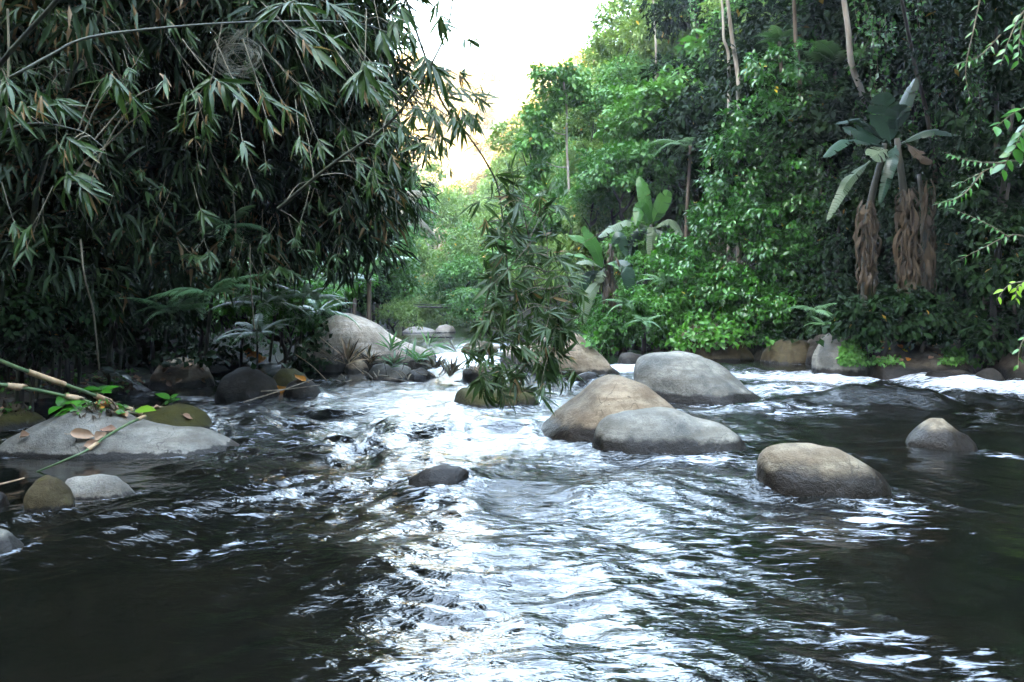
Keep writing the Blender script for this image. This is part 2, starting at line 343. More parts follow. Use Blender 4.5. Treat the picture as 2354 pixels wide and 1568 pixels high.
# ---------------------------------------------------------------- river stones
ROCKS = []          # footprints (x, y, rx, ry) for the water's foam
def rock(name, label, mat, outline, base_v, depth=0.6, seed=0, rough=0.06, front=0.8, z_bot=-0.35, ground=None, lean=0.0, pw=2.6, cat='boulder', group='boulders in the river', nst=44, res=22):
    """A stone from its own profile: outline = (u, v) along its crest; its front foot stands at picture row base_v; depth = half size front to back."""
    o = np.array(outline, float)
    zb = 0.0 if ground is None else ground
    Y0 = (EYE - zb) * F_PX / (base_v - HZ)
    Yc = Y0 + depth * 0.75
    P = np.array([at(u, v, Yc) for u, v in o])
    # even stations over the crest, lightly smoothed
    s = np.concatenate([[0], np.cumsum(np.hypot(np.diff(P[:, 0]), np.diff(P[:, 2])))])
    q = np.linspace(0, s[-1], 140); cx = np.interp(q, s, P[:, 0]); cz = np.interp(q, s, P[:, 2])
    k = np.exp(-np.linspace(-2, 2, 13) ** 2); k /= k.sum()
    pad = lambda a: np.concatenate([np.repeat(a[0], 6), a, np.repeat(a[-1], 6)])
    cx, cz = np.convolve(pad(cx), k, 'valid'), np.convolve(pad(cz), k, 'valid')
    idx = np.linspace(0, 139, nst).astype(int); cx, cz = cx[idx], cz[idx]
    x0, x1 = cx.min(), cx.max(); xm = (x0 + x1) / 2; hw = (x1 - x0) / 2
    t = np.clip((cx - xm) / hw, -1, 1)
    dep = depth * np.maximum(1 - np.abs(t) ** pw, 0.0) ** (1 / pw)
    dep = np.maximum(dep, depth * 0.04)
    ztop = cz.max(); ph = np.linspace(0, math.pi, res)
    cs, sn_ = np.cos(ph), np.sin(ph)
    yy = np.sign(cs) * np.abs(cs) ** np.where(cs > 0, front, 0.9)
    zz = sn_ ** 0.85
    zlow = z_bot + zb
    V = np.zeros((nst, res, 3))
    V[:, :, 0] = cx[:, None]
    V[:, :, 1] = Yc - dep[:, None] * yy[None] + lean * (np.maximum(zz[None], 0) * (cz[:, None] - zlow))
    V[:, :, 2] = zlow + (cz[:, None] - zlow) * zz[None]
    size = max(hw, depth, (ztop - zb)) 
    nn = V - np.array([xm, Yc, (ztop + zlow) / 2 - 0.3 * size]); nn = unit(nn)
    f = 1.15 / size
    a = V * f + seed * 13.7
    d = vn3(a[..., 0], a[..., 1], a[..., 2]) * 0.6 + vn3(a[..., 0] * 2.3, a[..., 1] * 2.3, a[..., 2] * 2.3) * 0.35 + vn3(a[..., 0] * 6, a[..., 1] * 6, a[..., 2] * 6) * 0.13
    dd = nn * (d * rough * size)[..., None]
    V += dd * 2.9
    loc = np.array([xm, Yc, zb])
    Vf = (V - loc).reshape(-1, 3)
    i = (np.arange(nst - 1)[:, None] * res + np.arange(res - 1)).ravel()
    F = np.stack([i, i + res, i + res + 1, i + 1], -1)
    me = make_mesh(name, Vf, F[:, ::-1], M[mat], smooth=True)
    if ground is None: ROCKS.append((xm, Yc, hw, depth))
    return thing(name, label, cat, loc, group, me)

rock('river_boulder', 'big humped pale boulder with speckled crown on the left side of the river', 'rock_pale',
     [(688, 852), (697, 815), (730, 772), (762, 740), (790, 723), (812, 719), (838, 727), (860, 742), (885, 763), (915, 780), (955, 793), (985, 806), (1002, 832)], 856, 1.5, 1, 0.05, front=0.55, lean=-0.12)
rock('river_boulder', 'rounded tan boulder with a pointed crest, behind the bluish grey one in midstream', 'rock_tan',
     [(1228, 1000), (1240, 980), (1262, 958), (1290, 933), (1330, 905), (1370, 876), (1402, 862), (1440, 868), (1480, 888), (1520, 914), (1550, 942), (1580, 968), (1602, 996)], 1008, 0.85, 2, 0.04)
rock('river_boulder', 'low bluish grey boulder with brown wet rim, frontmost of the midstream trio', 'rock_grey',
     [(1366, 1034), (1368, 1000), (1376, 972), (1396, 955), (1430, 947), (1500, 944), (1550, 948), (1590, 962), (1640, 976), (1680, 994), (1700, 1014), (1707, 1032)], 1038, 0.55, 3, 0.035, pw=3.2)
rock('river_boulder', 'large grey boulder sloping down to its tail, by the white rapids', 'rock_grey',
     [(1456, 905), (1458, 870), (1464, 842), (1482, 817), (1515, 805), (1555, 808), (1600, 820), (1650, 846), (1700, 878), (1735, 902), (1757, 924)], 925, 1.2, 4, 0.05, pw=2.4)
rock('river_boulder', 'smooth tan boulder half hidden behind the hanging bamboo, straight lower wet band', 'rock_tan',
     [(1205, 850), (1225, 815), (1262, 780), (1300, 764), (1325, 770), (1350, 787), (1385, 815), (1412, 838), (1437, 858)], 862, 1.3, 5, 0.05)
rock('river_boulder', 'small pale round boulder under the green bank beyond the midstream rocks', 'rock_tan',
     [(1362, 806), (1368, 784), (1385, 778), (1410, 779), (1432, 787), (1441, 806)], 815, 0.7, 6, 0.05, nst=24, res=14)
rock('river_boulder', 'tan topped boulder with black wet lower half, standing alone at the right', 'rock_halfwet',
     [(1743, 1128), (1745, 1085), (1750, 1050), (1770, 1030), (1810, 1022), (1870, 1022), (1915, 1027), (1940, 1037), (1975, 1058), (2005, 1078), (2030, 1100), (2052, 1132)], 1150, 0.40, 7, 0.035, pw=2.4)
rock('river_boulder', 'small pointed pale boulder with a notch, farthest right in open water', 'rock_halfwet',
     [(2092, 1022), (2100, 1004), (2118, 980), (2140, 963), (2158, 962), (2185, 976), (2210, 994), (2226, 1010), (2232, 1028)], 1034, 0.36, 8, 0.05, nst=30, res=16)
rock('river_boulder', 'small dark wet stone washed over by the current in mid river', 'rock_wet',
     [(936, 1110), (945, 1093), (970, 1078), (1000, 1068), (1030, 1065), (1055, 1070), (1075, 1090)], 1130, 0.22, 9, 0.06, nst=30, res=16)
rock('river_boulder', 'broad flat grey slab rock at the left bank carrying dry brown leaves', 'rock_flat',
     [(-12, 1044), (0, 1032), (20, 1008), (50, 985), (90, 966), (130, 950), (165, 939), (200, 934), (232, 937), (258, 949), (285, 968), (315, 981), (350, 986), (390, 993), (412, 988), (440, 990), (475, 1004), (510, 1018), (540, 1030), (568, 1046)], 1048, 0.62, 10, 0.03, front=0.9, pw=3.0, nst=60)
rock('river_boulder', 'mossy brown stone between the flat slab rock and the current', 'rock_mossy',
     [(322, 975), (335, 945), (365, 932), (400, 930), (435, 938), (462, 955), (482, 985)], 1000, 0.5, 11, 0.05)
rock('river_boulder', 'moss covered stone behind the tapered end of the flat slab rock', 'rock_mossy',
     [(-40, 990), (-25, 950), (10, 930), (50, 940), (80, 958), (98, 980)], 992, 0.5, 12, 0.07)
rock('river_boulder', 'upright yellowish stone leaning on its grey neighbour near the left bank', 'rock_ochre',
     [(58, 1160), (66, 1130), (85, 1102), (108, 1089), (135, 1091), (152, 1112), (162, 1150), (163, 1170)], 1186, 0.17, 13, 0.06, nst=30)
rock('river_boulder', 'grey domed stone beside the upright yellowish stone', 'rock_flat',
     [(152, 1130), (160, 1104), (185, 1094), (225, 1088), (262, 1090), (290, 1108), (308, 1130), (318, 1146)], 1153, 0.22, 14, 0.05, nst=30)
rock('river_boulder', 'grey stone cut by the picture edge, nearest of all the stones', 'rock_grey',
     [(-70, 1270), (-60, 1235), (-20, 1218), (10, 1222), (38, 1240), (55, 1262), (64, 1280)], 1290, 0.16, 15, 0.05, nst=30)
rock('river_boulder', 'little dark stone at the picture edge behind the nearest grey stone', 'rock_wet',
     [(-40, 1165), (-30, 1138), (-5, 1130), (10, 1140), (17, 1165)], 1172, 0.12, 16, 0.06, nst=20, res=12)
rock('river_boulder', 'lichen patched tan and grey boulder at the left bank', 'rock_tan',
     [(352, 880), (362, 850), (378, 832), (400, 825), (430, 827), (460, 840), (478, 858), (488, 884)], 892, 0.8, 17, 0.06)
rock('river_boulder', 'low dark grey stone left of the lichen patched boulder', 'rock_wet',
     [(262, 898), (275, 875), (300, 868), (325, 878), (342, 890), (350, 902)], 908, 0.4, 18, 0.07, nst=24, res=14)
rock('river_boulder', 'black wet boulder, wider one of the dark pair in the left channel', 'rock_dark',
     [(510, 900), (514, 872), (530, 855), (560, 850), (595, 854), (620, 868), (636, 890), (642, 908)], 918, 0.7, 19, 0.05)
rock('river_boulder', 'dark boulder with moss on its crown beside the black wet boulder', 'rock_mossy',
     [(622, 890), (632, 862), (650, 848), (675, 848), (695, 860), (712, 880), (722, 898)], 905, 0.55, 20, 0.05)
rock('river_boulder', 'black stone with broken twigs lodged against it, front of the dark pair', 'rock_dark',
     [(655, 908), (665, 880), (690, 868), (715, 876), (732, 892), (742, 914)], 918, 0.35, 21, 0.06, nst=24, res=14)
rock('river_boulder', 'bluish grey stone under the left bank ferns with orange leaves beside it', 'rock_grey',
     [(518, 840), (528, 820), (545, 813), (562, 820), (575, 832), (583, 845)], 848, 0.5, 22, 0.05, nst=24, res=14)
rock('river_boulder', 'pale stone tucked behind the big humped boulder', 'rock_pale',
     [(680, 812), (690, 790), (708, 784), (730, 788), (750, 805)], 822, 0.6, 23, 0.05, nst=20, res=12)
rock('river_boulder', 'small domed stone among dead grass below the humped boulder', 'rock_tan',
     [(795, 852), (804, 826), (820, 818), (836, 826), (850, 850)], 862, 0.35, 24, 0.05, nst=20, res=12)
rock('river_boulder', 'low grey stone in the driftwood bar, left of its twin', 'rock_flat',
     [(846, 870), (858, 845), (885, 836), (915, 838), (940, 850), (952, 872)], 874, 0.45, 25, 0.06, nst=24, res=14)
rock('river_boulder', 'low grey brown stone at the end of the driftwood bar', 'rock_wet',
     [(932, 872), (944, 852), (965, 843), (985, 850), (1000, 862), (1006, 874)], 877, 0.4, 26, 0.07, nst=24, res=14)
rock('river_boulder', 'dark wet stone in the white water behind the driftwood bar', 'rock_dark',
     [(948, 822), (958, 808), (975, 804), (992, 808), (1006, 824)], 829, 0.5, 27, 0.07, nst=20, res=12)
rock('river_boulder', 'angular mossy stone directly behind the tips of the hanging bamboo', 'rock_mossy',
     [(1046, 932), (1050, 905), (1062, 890), (1100, 885), (1160, 884), (1205, 888), (1228, 900), (1240, 930)], 937, 0.6, 28, 0.05, pw=3.4)
rock('river_boulder', 'brown stone heaped with dead leaves left of the hanging bamboo', 'rock_wet',
     [(1060, 874), (1066, 855), (1085, 845), (1110, 846), (1135, 858), (1150, 874)], 879, 0.4, 29, 0.06, nst=24, res=14)
rock('river_boulder', 'ochre stone above the rapid, left of the hanging bamboo', 'rock_ochre',
     [(1060, 806), (1072, 788), (1095, 780), (1125, 784), (1145, 806)], 815, 0.6, 30, 0.06, nst=24, res=14)
rock('river_boulder', 'pale stone glimpsed through the hanging bamboo leaves', 'rock_pale',
     [(1150, 826), (1165, 800), (1200, 790), (1232, 800), (1248, 830)], 838, 0.7, 31, 0.05, nst=24, res=14)
rock('river_boulder', 'small dark stone at the foot of the smooth tan boulder', 'rock_wet',
     [(1318, 873), (1328, 860), (1350, 854), (1370, 858), (1382, 870)], 877, 0.25, 32, 0.07, nst=20, res=12)
rock('river_boulder', 'dark stone in the chute between the small pale boulder and the large grey one', 'rock_dark',
     [(1418, 832), (1428, 815), (1450, 808), (1470, 815), (1485, 832)], 838, 0.5, 33, 0.08, nst=20, res=12)
rock('river_boulder', 'dark ochre cliff boulder in the shade under the vine covered tree', 'rock_ochre',
     [(1556, 815), (1560, 775), (1575, 752), (1605, 740), (1640, 742), (1675, 755), (1705, 785), (1725, 818)], 828, 1.0, 34, 0.07)
rock('river_boulder', 'brown domed boulder leftmost on the shaded right bank', 'rock_ochre',
     [(1760, 832), (1772, 805), (1800, 786), (1830, 785), (1855, 800), (1872, 830)], 838, 0.8, 35, 0.06)
rock('river_boulder', 'shiny dark boulder wedged between the brown domed and the grey one', 'rock_wet',
     [(1838, 835), (1848, 800), (1870, 776), (1895, 765), (1920, 775), (1940, 800), (1950, 830)], 842, 0.9, 36, 0.07)
rock('river_boulder', 'smooth grey boulder below the ivy ledge on the right bank', 'rock_grey',
     [(1874, 850), (1880, 808), (1895, 778), (1925, 770), (1955, 774), (1975, 800), (1985, 835), (1980, 855)], 862, 0.6, 37, 0.05)
rock('ledge_rock', 'long flat ledge rock strewn with ivy and fallen leaves', 'rock_wet',
     [(1945, 855), (1950, 810), (1975, 790), (2030, 782), (2090, 792), (2150, 808), (2190, 830), (2200, 858)], 864, 1.6, 38, 0.05, pw=3.2)
rock('river_boulder', 'grey boulder slanting up to the right above the ledge', 'rock_flat',
     [(2148, 846), (2160, 820), (2190, 795), (2222, 772), (2250, 770), (2275, 800), (2285, 845)], 860, 0.6, 39, 0.08)
rock('river_boulder', 'low wet stone at the water edge below the slanting boulder', 'rock_wet',
     [(2128, 870), (2140, 854), (2175, 847), (2210, 850), (2235, 868)], 876, 0.4, 40, 0.06, nst=24, res=14)
rock('river_boulder', 'dark rounded boulder at the far right waterside with twigs hanging over it', 'rock_wet',
     [(2270, 870), (2280, 835), (2305, 800), (2340, 785), (2390, 780), (2440, 800), (2470, 860)], 872, 1.0, 41, 0.05)
rock('river_boulder', 'small wet black stone in the spray at the right bank', 'rock_dark',
     [(2246, 872), (2254, 852), (2272, 846), (2290, 852), (2302, 876)], 882, 0.3, 42, 0.06, nst=20, res=12)
rock('far_boulder', 'pinkish boulder at the far bend of the river', 'rock_far',
     [(1004, 762), (1010, 752), (1024, 748), (1038, 752), (1046, 762)], 765, 1.2, 43, 0.05, nst=20, res=12)
rock('far_boulder', 'low pale rock on the far gravel shore', 'rock_far',
     [(928, 764), (940, 758), (962, 755), (985, 760), (996, 765)], 766, 1.5, 44, 0.05, nst=20, res=12)

# ---------------------------------------------------------------- the water
def water_mat():
    m, nt, b = new_mat('river_water'); L = nt.links
    pos = N(nt, 'ShaderNodeNewGeometry').outputs['Position']
    foam_glint = N(nt, 'ShaderNodeAttribute', attribute_name='tint').outputs['Fac']
    calm = N(nt, 'ShaderNodeAttribute', attribute_name='along').outputs['Fac']
    mp = N(nt, 'ShaderNodeMapping'); mp.inputs['Scale'].default_value = (1.0, 1.9, 1.0); mp.inputs['Rotation'].default_value = (0, 0, 0.25); L.new(pos, mp.inputs[0])
    big = noise(nt, 1.6, 3, pos, 0.5)
    bed = noise(nt, 0.9, 5, pos, 0.6)
    body = mixc(nt, ramp(nt, bed, [(0.45, 0.0), (0.66, 1.0)]), mixc(nt, big, (0.0014, 0.0017, 0.0012), (0.0030, 0.0030, 0.0018)), (0.0042, 0.0038, 0.0024))
    L.new(body, b.inputs['Base Color'])
    b.inputs['IOR'].default_value = 1.4; b.inputs['Roughness'].default_value = 0.1; b.inputs['Specular IOR Level'].default_value = 0.7
    r1 = noise(nt, 7.0, 3, mp.outputs[0], 0.55, 0.6); r2 = noise(nt, 26.0, 2, mp.outputs[0], 0.5, 0.4)
    h = mth(nt, 'ADD', mth(nt, 'MULTIPLY', r1, 1.0), mth(nt, 'MULTIPLY', r2, 0.14))
    bp = N(nt, 'ShaderNodeBump'); bp.inputs['Distance'].default_value = 0.045
    L.new(mth(nt, 'MULTIPLY', calm, 0.5), bp.inputs['Strength']); L.new(h, bp.inputs['Height']); L.new(bp.outputs[0], b.inputs['Normal'])
    fm = N(nt, 'ShaderNodeBsdfPrincipled'); fm.inputs['Roughness'].default_value = 0.45  # white of the foam, also of the painted sky glints
    fm.inputs['Base Color'].default_value = (0.62, 0.68, 0.74, 1)
    mf = N(nt, 'ShaderNodeMapping'); mf.inputs['Scale'].default_value = (2.2, 6.0, 3.0); mf.inputs['Rotation'].default_value = (0, 0, -0.15); L.new(pos, mf.inputs[0])
    fn = noise(nt, 2.2, 6, mf.outputs[0], 0.68, 0.8)
    fac = ramp(nt, mth(nt, 'ADD', mth(nt, 'MULTIPLY', foam_glint, 0.5), mth(nt, 'MULTIPLY', fn, 1.0)), [(0.72, 0.0), (1.05, 0.9)])
    L.new(bp.outputs[0], fm.inputs['Normal'])
    mx = N(nt, 'ShaderNodeMixShader'); L.new(fac, mx.inputs[0]); L.new(b.outputs[0], mx.inputs[1]); L.new(fm.outputs[0], mx.inputs[2])
    L.new(mx.outputs[0], nt.nodes['Material Output'].inputs['Surface'])
    return m
M['water'] = water_mat()

def ell(X, Y, cx, cy, rx, ry, rot=0.0, soft=1.0):
    c, s = math.cos(rot), math.sin(rot)
    dx, dy = X - cx, Y - cy
    a = (dx * c + dy * s) / rx; b = (-dx * s + dy * c) / ry
    return np.clip(1 - (a * a + b * b) ** 0.5, 0, 1) ** soft

def water_fields(X, Y):
    # flow: down the valley towards the viewer, spreading to both sides
    ang = np.clip(X * 0.05, -0.5, 0.5)
    s = Y * np.cos(ang) - X * np.sin(ang) * 0.6; n = X * np.cos(ang) + Y * np.sin(ang) * 0.5
    wx = vn2(n * 0.9 + 3, s * 0.5) * 0.35; wy = vn2(n * 0.8, s * 0.6 + 40) * 0.35
    n2, s2 = n + wx, s + wy
    amp = 0.75 + 0.35 * vn2(n * 0.45, s * 0.3 + 7)
    amp = np.clip(amp, 0.15, 1.2)
    calm = lambda cx, cy, rx, ry, k, rot=0: 1 - (1 - k) * sstep(0, 0.5, ell(X, Y, cx, cy, rx, ry, rot))
    amp = amp * calm(-2.3, 3.0, 1.8, 1.5, 0.18) * calm(-4.2, 6.2, 2.0, 1.3, 0.12) * calm(2.6, 4.4, 1.8, 1.2, 0.25, -0.2) * calm(2.6, 3.0, 1.0, 0.9, 0.2) * calm(4.6, 7.6, 2.6, 1.6, 0.45)
    amp = amp * (1 + 0.8 * ell(X, Y, -2.2, 8.2, 2.6, 4.2) ** 0.5) * (1 + 0.5 * ell(X, Y, 0.2, 12, 4.0, 5.0) ** 0.5) * (1 + 0.6 * ell(X, Y, -0.7, 3.4, 1.2, 1.6) ** 0.5)
    amp = amp * (1 - 0.75 * sstep(30, 38, Y))
    amp = amp * (1 + 0.5 * ell(X, Y, 6.5, 14.5, 5.5, 4.0) ** 0.5)
    z = 0.055 * vn2(n2 * 0.75, s2 * 0.95) + 0.034 * vn2(n2 * 1.7 + 9, s2 * 2.1)
    # drawn-out ripples: long along the current, which fans out to both sides in front
    near = sstep(9.0, 5.0, Y) if False else 1 - sstep(5.0, 9.0, Y)
    wr = sstep(0.1, 1.3, X) * near; wl_ = sstep(0.0, -1.4, X) if False else (1 - sstep(-1.4, -0.1, X)); wl_ = wl_ * near; wc = np.clip(1 - wr - wl_, 0, 1)
    rip = np.zeros_like(X)
    for wgt, th, k in ((wr, 0.72, 3.4), (wc, 0.12, 2.2), (wl_, -0.60, 3.0)):
        al = -Y * math.cos(th) + X * math.sin(th) + wx * 0.6; ac = X * math.cos(th) + Y * math.sin(th) + wy * 0.6
        if k == 2.2: al, ac = ac, al      # in mid stream the crests lie across the current
        f1 = 1 - np.abs(vn2(ac * 2.7 + 4, al * 2.7 / k)); f2 = 1 - np.abs(vn2(ac * 5.6 + 17, al * 5.6 / k + 3))
        rip = rip + wgt * (0.040 * (f1 ** 2 - 0.5) + 0.017 * (f2 ** 2 - 0.5) + 0.012 * vn2(ac * 10.5, al * 10.5 / k) + 0.0055 * vn2(ac * 22, al * 22 / k))
    z = z + rip
    z = z * amp
    foam_glint = np.zeros_like(X)  # foam, plus pale sky reflection painted over the centre and left water
    for cx, cy, rx, ry, k, rot in ((6.3, 15.6, 5.2, 2.9, 0.74, -0.25), (8.2, 13.4, 2.8, 1.9, 0.82, -0.2), (4.6, 13.0, 2.6, 2.4, 0.62, -0.2), (3.7, 10.6, 1.6, 1.0, 0.5, -0.2), (2.6, 17.8, 1.4, 2.0, 0.9, 0), (-1.3, 20.5, 1.9, 6.0, 0.85, 0), (-2.0, 12.6, 3.2, 2.6, 0.34, 0),
                                (-0.7, 26, 2.2, 6, 0.75, 0), (2.35, 5.2, 0.5, 0.16, 0.7, -0.1), (2.0, 4.95, 1.3, 0.5, 0.42, 0.1), (-0.28, 6.0, 0.8, 0.5, 0.35, 0), (1.5, 3.3, 1.1, 0.45, 0.42, -0.6), (-1.2, 9.0, 2.8, 2.4, 0.30, 0), (0.6, 4.8, 2.0, 2.2, 0.42, 0), (2.6, 7.4, 1.6, 0.7, 0.34, 0), (-3.6, 14.4, 1.4, 1.0, 0.4, 0),
                                (-1.6, 4.6, 0.9, 0.3, 0.36, 0.3), (-2.3, 9.2, 1.6, 2.8, 0.36, 0), (-1.5, 6.2, 1.2, 1.2, 0.34, 0.3), (-2.0, 5.3, 0.9, 0.25, 0.36, 0.25), (0.15, 3.2, 1.5, 1.0, 0.42, 0.0), (0.4, 7.6, 1.8, 1.2, 0.34, 0), (-1.0, 6.6, 1.3, 1.2, 0.38, 0)):
        foam_glint = np.maximum(foam_glint, k * sstep(0.0, 0.75, ell(X, Y, cx, cy, rx, ry, rot)))
    for (rx_, ry_, hw, dp) in ROCKS:
        if ry_ > 35: continue
        q = np.sqrt(((X - rx_) / (hw + 0.02)) ** 2 + ((Y - ry_) / (dp + 0.02)) ** 2)
        ring = np.clip(1 - np.abs(q - 1.03) * (min(hw, dp) + 0.15) / 0.22, 0, 1)
        foam_glint = np.maximum(foam_glint, 0.42 * ring * np.clip(amp * 1.6, 0, 1))
        z = z + 0.03 * ring * amp
        if 4 < ry_ < 17 and -3 < rx_: foam_glint = np.maximum(foam_glint, 0.5 * sstep(0, 0.8, ell(X, Y, rx_ + 0.06 * rx_, ry_ - dp - 0.18, hw * 1.25, 0.42)))
    # standing swells over the sunken rock and at the rapid
    z = z + 0.20 * sstep(0, 0.8, ell(X, Y, 5.3, 11.4, 1.7, 0.8, -0.1)) + 0.10 * sstep(0, 0.8, ell(X, Y, 3.2, 10.6, 0.9, 0.4)) + 0.16 * sstep(0, .9, ell(X, Y, 7.9, 13.5, 2.0, .6, -.15))
    foam_glint = foam_glint * (1 - 0.85 * sstep(0.15, 0.6, ell(X, Y, 5.6, 10.8, 1.5, 0.6, -0.1)))
    return z, foam_glint, np.clip(amp, 0.06, 1.2)
wy_ = [1.6]
while wy_[-1] < 118: wy_.append(wy_[-1] + max(0.014, min(1.2, 0.0021 * wy_[-1] ** 1.75)))
wx_ = np.concatenate([np.linspace(-30, -9.2, 24), np.linspace(-9, -4, 130), np.linspace(-3.975, 4, 330), np.linspace(4.03, 11, 190), np.linspace(11.2, 16, 20)])
wy_ = np.concatenate([np.linspace(-60, 1.2, 30), wy_])
X, Y = np.meshgrid(wx_, wy_)
Zw, FO, AM = water_fields(X, Y)
i = (np.arange(len(wy_) - 1)[:, None] * len(wx_) + np.arange(len(wx_) - 1)).ravel(); nx = len(wx_)
me = make_mesh('river_water', np.stack([X, Y, Zw], -1).reshape(-1, 3), np.stack([i, i + 1, i + nx + 1, i + nx], -1), M['water'], tint=FO, along=AM, smooth=True)
link('river_water', me, kind='structure')
print('water quads', len(i))

# ================================================================ leaf building blocks
# templates: x across, y along, z up, unit length
T_BROAD = (np.array([[0, 0, 0], [-.25, .45, .07], [.25, .45, .07], [0, 1, -.10]]), np.array([[0, 2, 3], [0, 3, 1]]))
T_NARROW = (np.array([[0, 0, 0], [-.075, .4, .03], [.075, .4, .03], [0, 1, -.16]]), np.array([[0, 2, 3], [0, 3, 1]]))
def lance(w=0.075, droop=0.18, fold=0.03, n=5):
    ts = np.linspace(0, 1, n); hw = w * np.array([0.25, 0.9, 1.0, 0.62, 0.0]) if n == 5 else w * np.sin(np.pi * ts ** 0.8)
    V, F = [], []
    for t, h in zip(ts, hw):
        z = -droop * t * t; y = t * (1 - 0.12 * droop * t)
        V += [(-h, y, z + fold * (h / w)), (0, y, z), (h, y, z + fold * (h / w))]
    for i in range(n - 1):
        a = 3 * i
        F += [(a, a + 1, a + 4, a + 3), (a + 1, a + 2, a + 5, a + 4)]
    return np.array(V, float), np.array(F)
T_LANCE = [lance(0.075, d, 0.03) for d in (0.05, 0.16, 0.30, 0.48)]
_tl = lance(0.11, 0.15, 0.03)
T_OVATE = (lance(0.24, 0.22, 0.06)[0], lance(0.24, 0.22, 0.06)[1])

def frame(D, Nrm):
    D = unit(D); X = unit(np.cross(D, Nrm)); Z = np.cross(X, D)
    return X, D, Z
def scatter(P, D, Nrm, S, T, tint, wide=None):
    """Copies of leaf template T at P, along D, facing Nrm, length S."""
    X, D, Z = frame(D, Nrm); tv, tf = T
    S = np.asarray(S)[:, None, None]
    wx = 1.0 if wide is None else np.asarray(wide)[:, None, None]
    V = P[:, None] + S * (tv[None, :, 0:1] * X[:, None] * wx + tv[None, :, 1:2] * D[:, None] + tv[None, :, 2:3] * Z[:, None])
    k = len(tv); n = len(P)
    F = (np.arange(n)[:, None, None] * k + tf[None]).reshape(-1, tf.shape[1])
    return V.reshape(-1, 3), F, np.repeat(tint, k), np.tile(tv[:, 1], n)

def crown_leaves(seed, puffs=26, per=170, leaf=0.13, R=(1, 1, 0.8), T=T_BROAD, puff_r=0.34, droop=0.55, low=-0.35, flat=0.0):
    """A crown of unit radius: leaf clumps set unevenly through an ellipsoid, sprigs of leaves on each clump, gaps between."""
    g = np.random.default_rng(seed)
    c = unit(g.normal(size=(puffs * 3, 3))); c = c[c[:, 2] > low][:puffs]
    c = c * g.uniform(0.45, 0.92, (len(c), 1)) * np.array(R)
    pr = puff_r * g.uniform(0.65, 1.3, len(c))
    P, D, Nn, S, tt = [], [], [], [], []
    for ci, r in zip(c, pr):
        m = int(per * (r / puff_r) ** 1.5)
        ns = max(4, m // 7)
        u = unit(g.normal(size=(ns, 3)) + np.array([0, 0, 0.35]) + ci * 0.5)
        sp = ci + u * r * g.uniform(0.55, 1.05, (ns, 1)) * np.array([1, 1, 0.75 - 0.3 * flat])
        k = 7
        base = np.repeat(sp, k, 0); uu = np.repeat(u, k, 0)
        d = unit(uu * 0.7 + g.normal(size=base.shape) * 0.55 + np.array([0, 0, -droop]))
        P.append(base + d * 0.02 + g.normal(size=base.shape) * leaf * 0.28); D.append(d)
        Nn.append(unit(np.array([0, 0, 1.0]) + uu * 0.45 + g.normal(size=base.shape) * 0.35))
        S.append(leaf * g.uniform(0.6, 1.25, len(base)))
        tt.append(np.clip(g.normal(0.5, 0.2) + g.normal(0, 0.2, len(base)), 0, 0.99))
    P, D, Nn, S, tt = map(np.concatenate, (P, D, Nn, S, tt))
    old = g.random(len(tt)) < 0.004; tt[old] = 1.0
    return scatter(P, D, Nn, S, T, tt)

def trunk_mesh(seed, h=2.0, r=0.09, limbs=5, spread=0.6, bend=0.12, top=0.25):
    g = np.random.default_rng(seed)
    P = np.array([[0, 0, -0.5], [g.normal(0, bend), g.normal(0, bend), h * 0.35], [g.normal(0, bend), g.normal(0, bend), h * 0.7], [g.normal(0, bend), g.normal(0, bend), h]])
    Q = spline(P, 12); parts = [tube(Q, np.linspace(r * 1.25, r * top, 12), 8)]
    for _ in range(limbs):
        i = g.integers(5, 11); a = g.uniform(0, 6.28); l = spread * g.uniform(0.6, 1.1)
        e = Q[i] + np.array([math.cos(a) * l, math.sin(a) * l, l * g.uniform(0.25, 0.9)])
        mid = (Q[i] + e) / 2 + g.normal(0, 0.06, 3) + np.array([0, 0, -0.05])
        parts.append(tube(spline([Q[i], mid, e], 6), np.linspace(r * 0.5, r * 0.12, 6), 6))
    return merge(*parts)

# crown kinds: (material, mesh variants)
def crowns(name, mat, seeds, **kw):
    out = []
    for s in seeds:
        V, F, t, a = crown_leaves(s, **kw)
        out.append(make_mesh(name, V, F, M[mat], tint=t))
    return out
K = {
    'small': crowns('crown', 'forest_leaf', (11, 12, 13), puffs=30, per=190, leaf=0.105),
    'pale': crowns('crown', 'pale_leaf', (21, 22), puffs=30, per=180, leaf=0.10, droop=0.3),
    'tier': crowns('crown', 'forest_leaf', (31, 32), puffs=40, per=150, leaf=0.11, puff_r=0.27, flat=0.9, droop=0.35, low=-0.2),
    'big': crowns('crown', 'forest_leaf', (41, 42), puffs=22, per=70, leaf=0.22, droop=0.5, T=T_BROAD),
    'dark': crowns('crown', 'shaded_leaf', (51, 52, 53), puffs=30, per=170, leaf=0.12),
    'sunwarm': crowns('crown', 'sunwarm_leaf', (61, 62), puffs=24, per=90, leaf=0.15),
    'shrub': crowns('foliage', 'fresh_leaf', (71, 72), puffs=22, per=110, leaf=0.17, low=-0.6, T=T_BROAD),
    'vine': crowns('foliage', 'vine_leaf', (81, 82), puffs=34, per=100, leaf=0.135, low=-0.8, R=(1, 1, 1.0), droop=0.8),
    'bamb': crowns('foliage', 'bamboo_leaf_shaded', (95, 96, 97), puffs=40, per=90, leaf=0.22, low=-0.9, R=(1, 1, 1.0), droop=0.7, T=T_NARROW),
    'darkvine': crowns('foliage', 'shaded_leaf', (91, 92), puffs=34, per=100, leaf=0.13, low=-0.8, R=(1, 1, 1.0), droop=0.8),
}
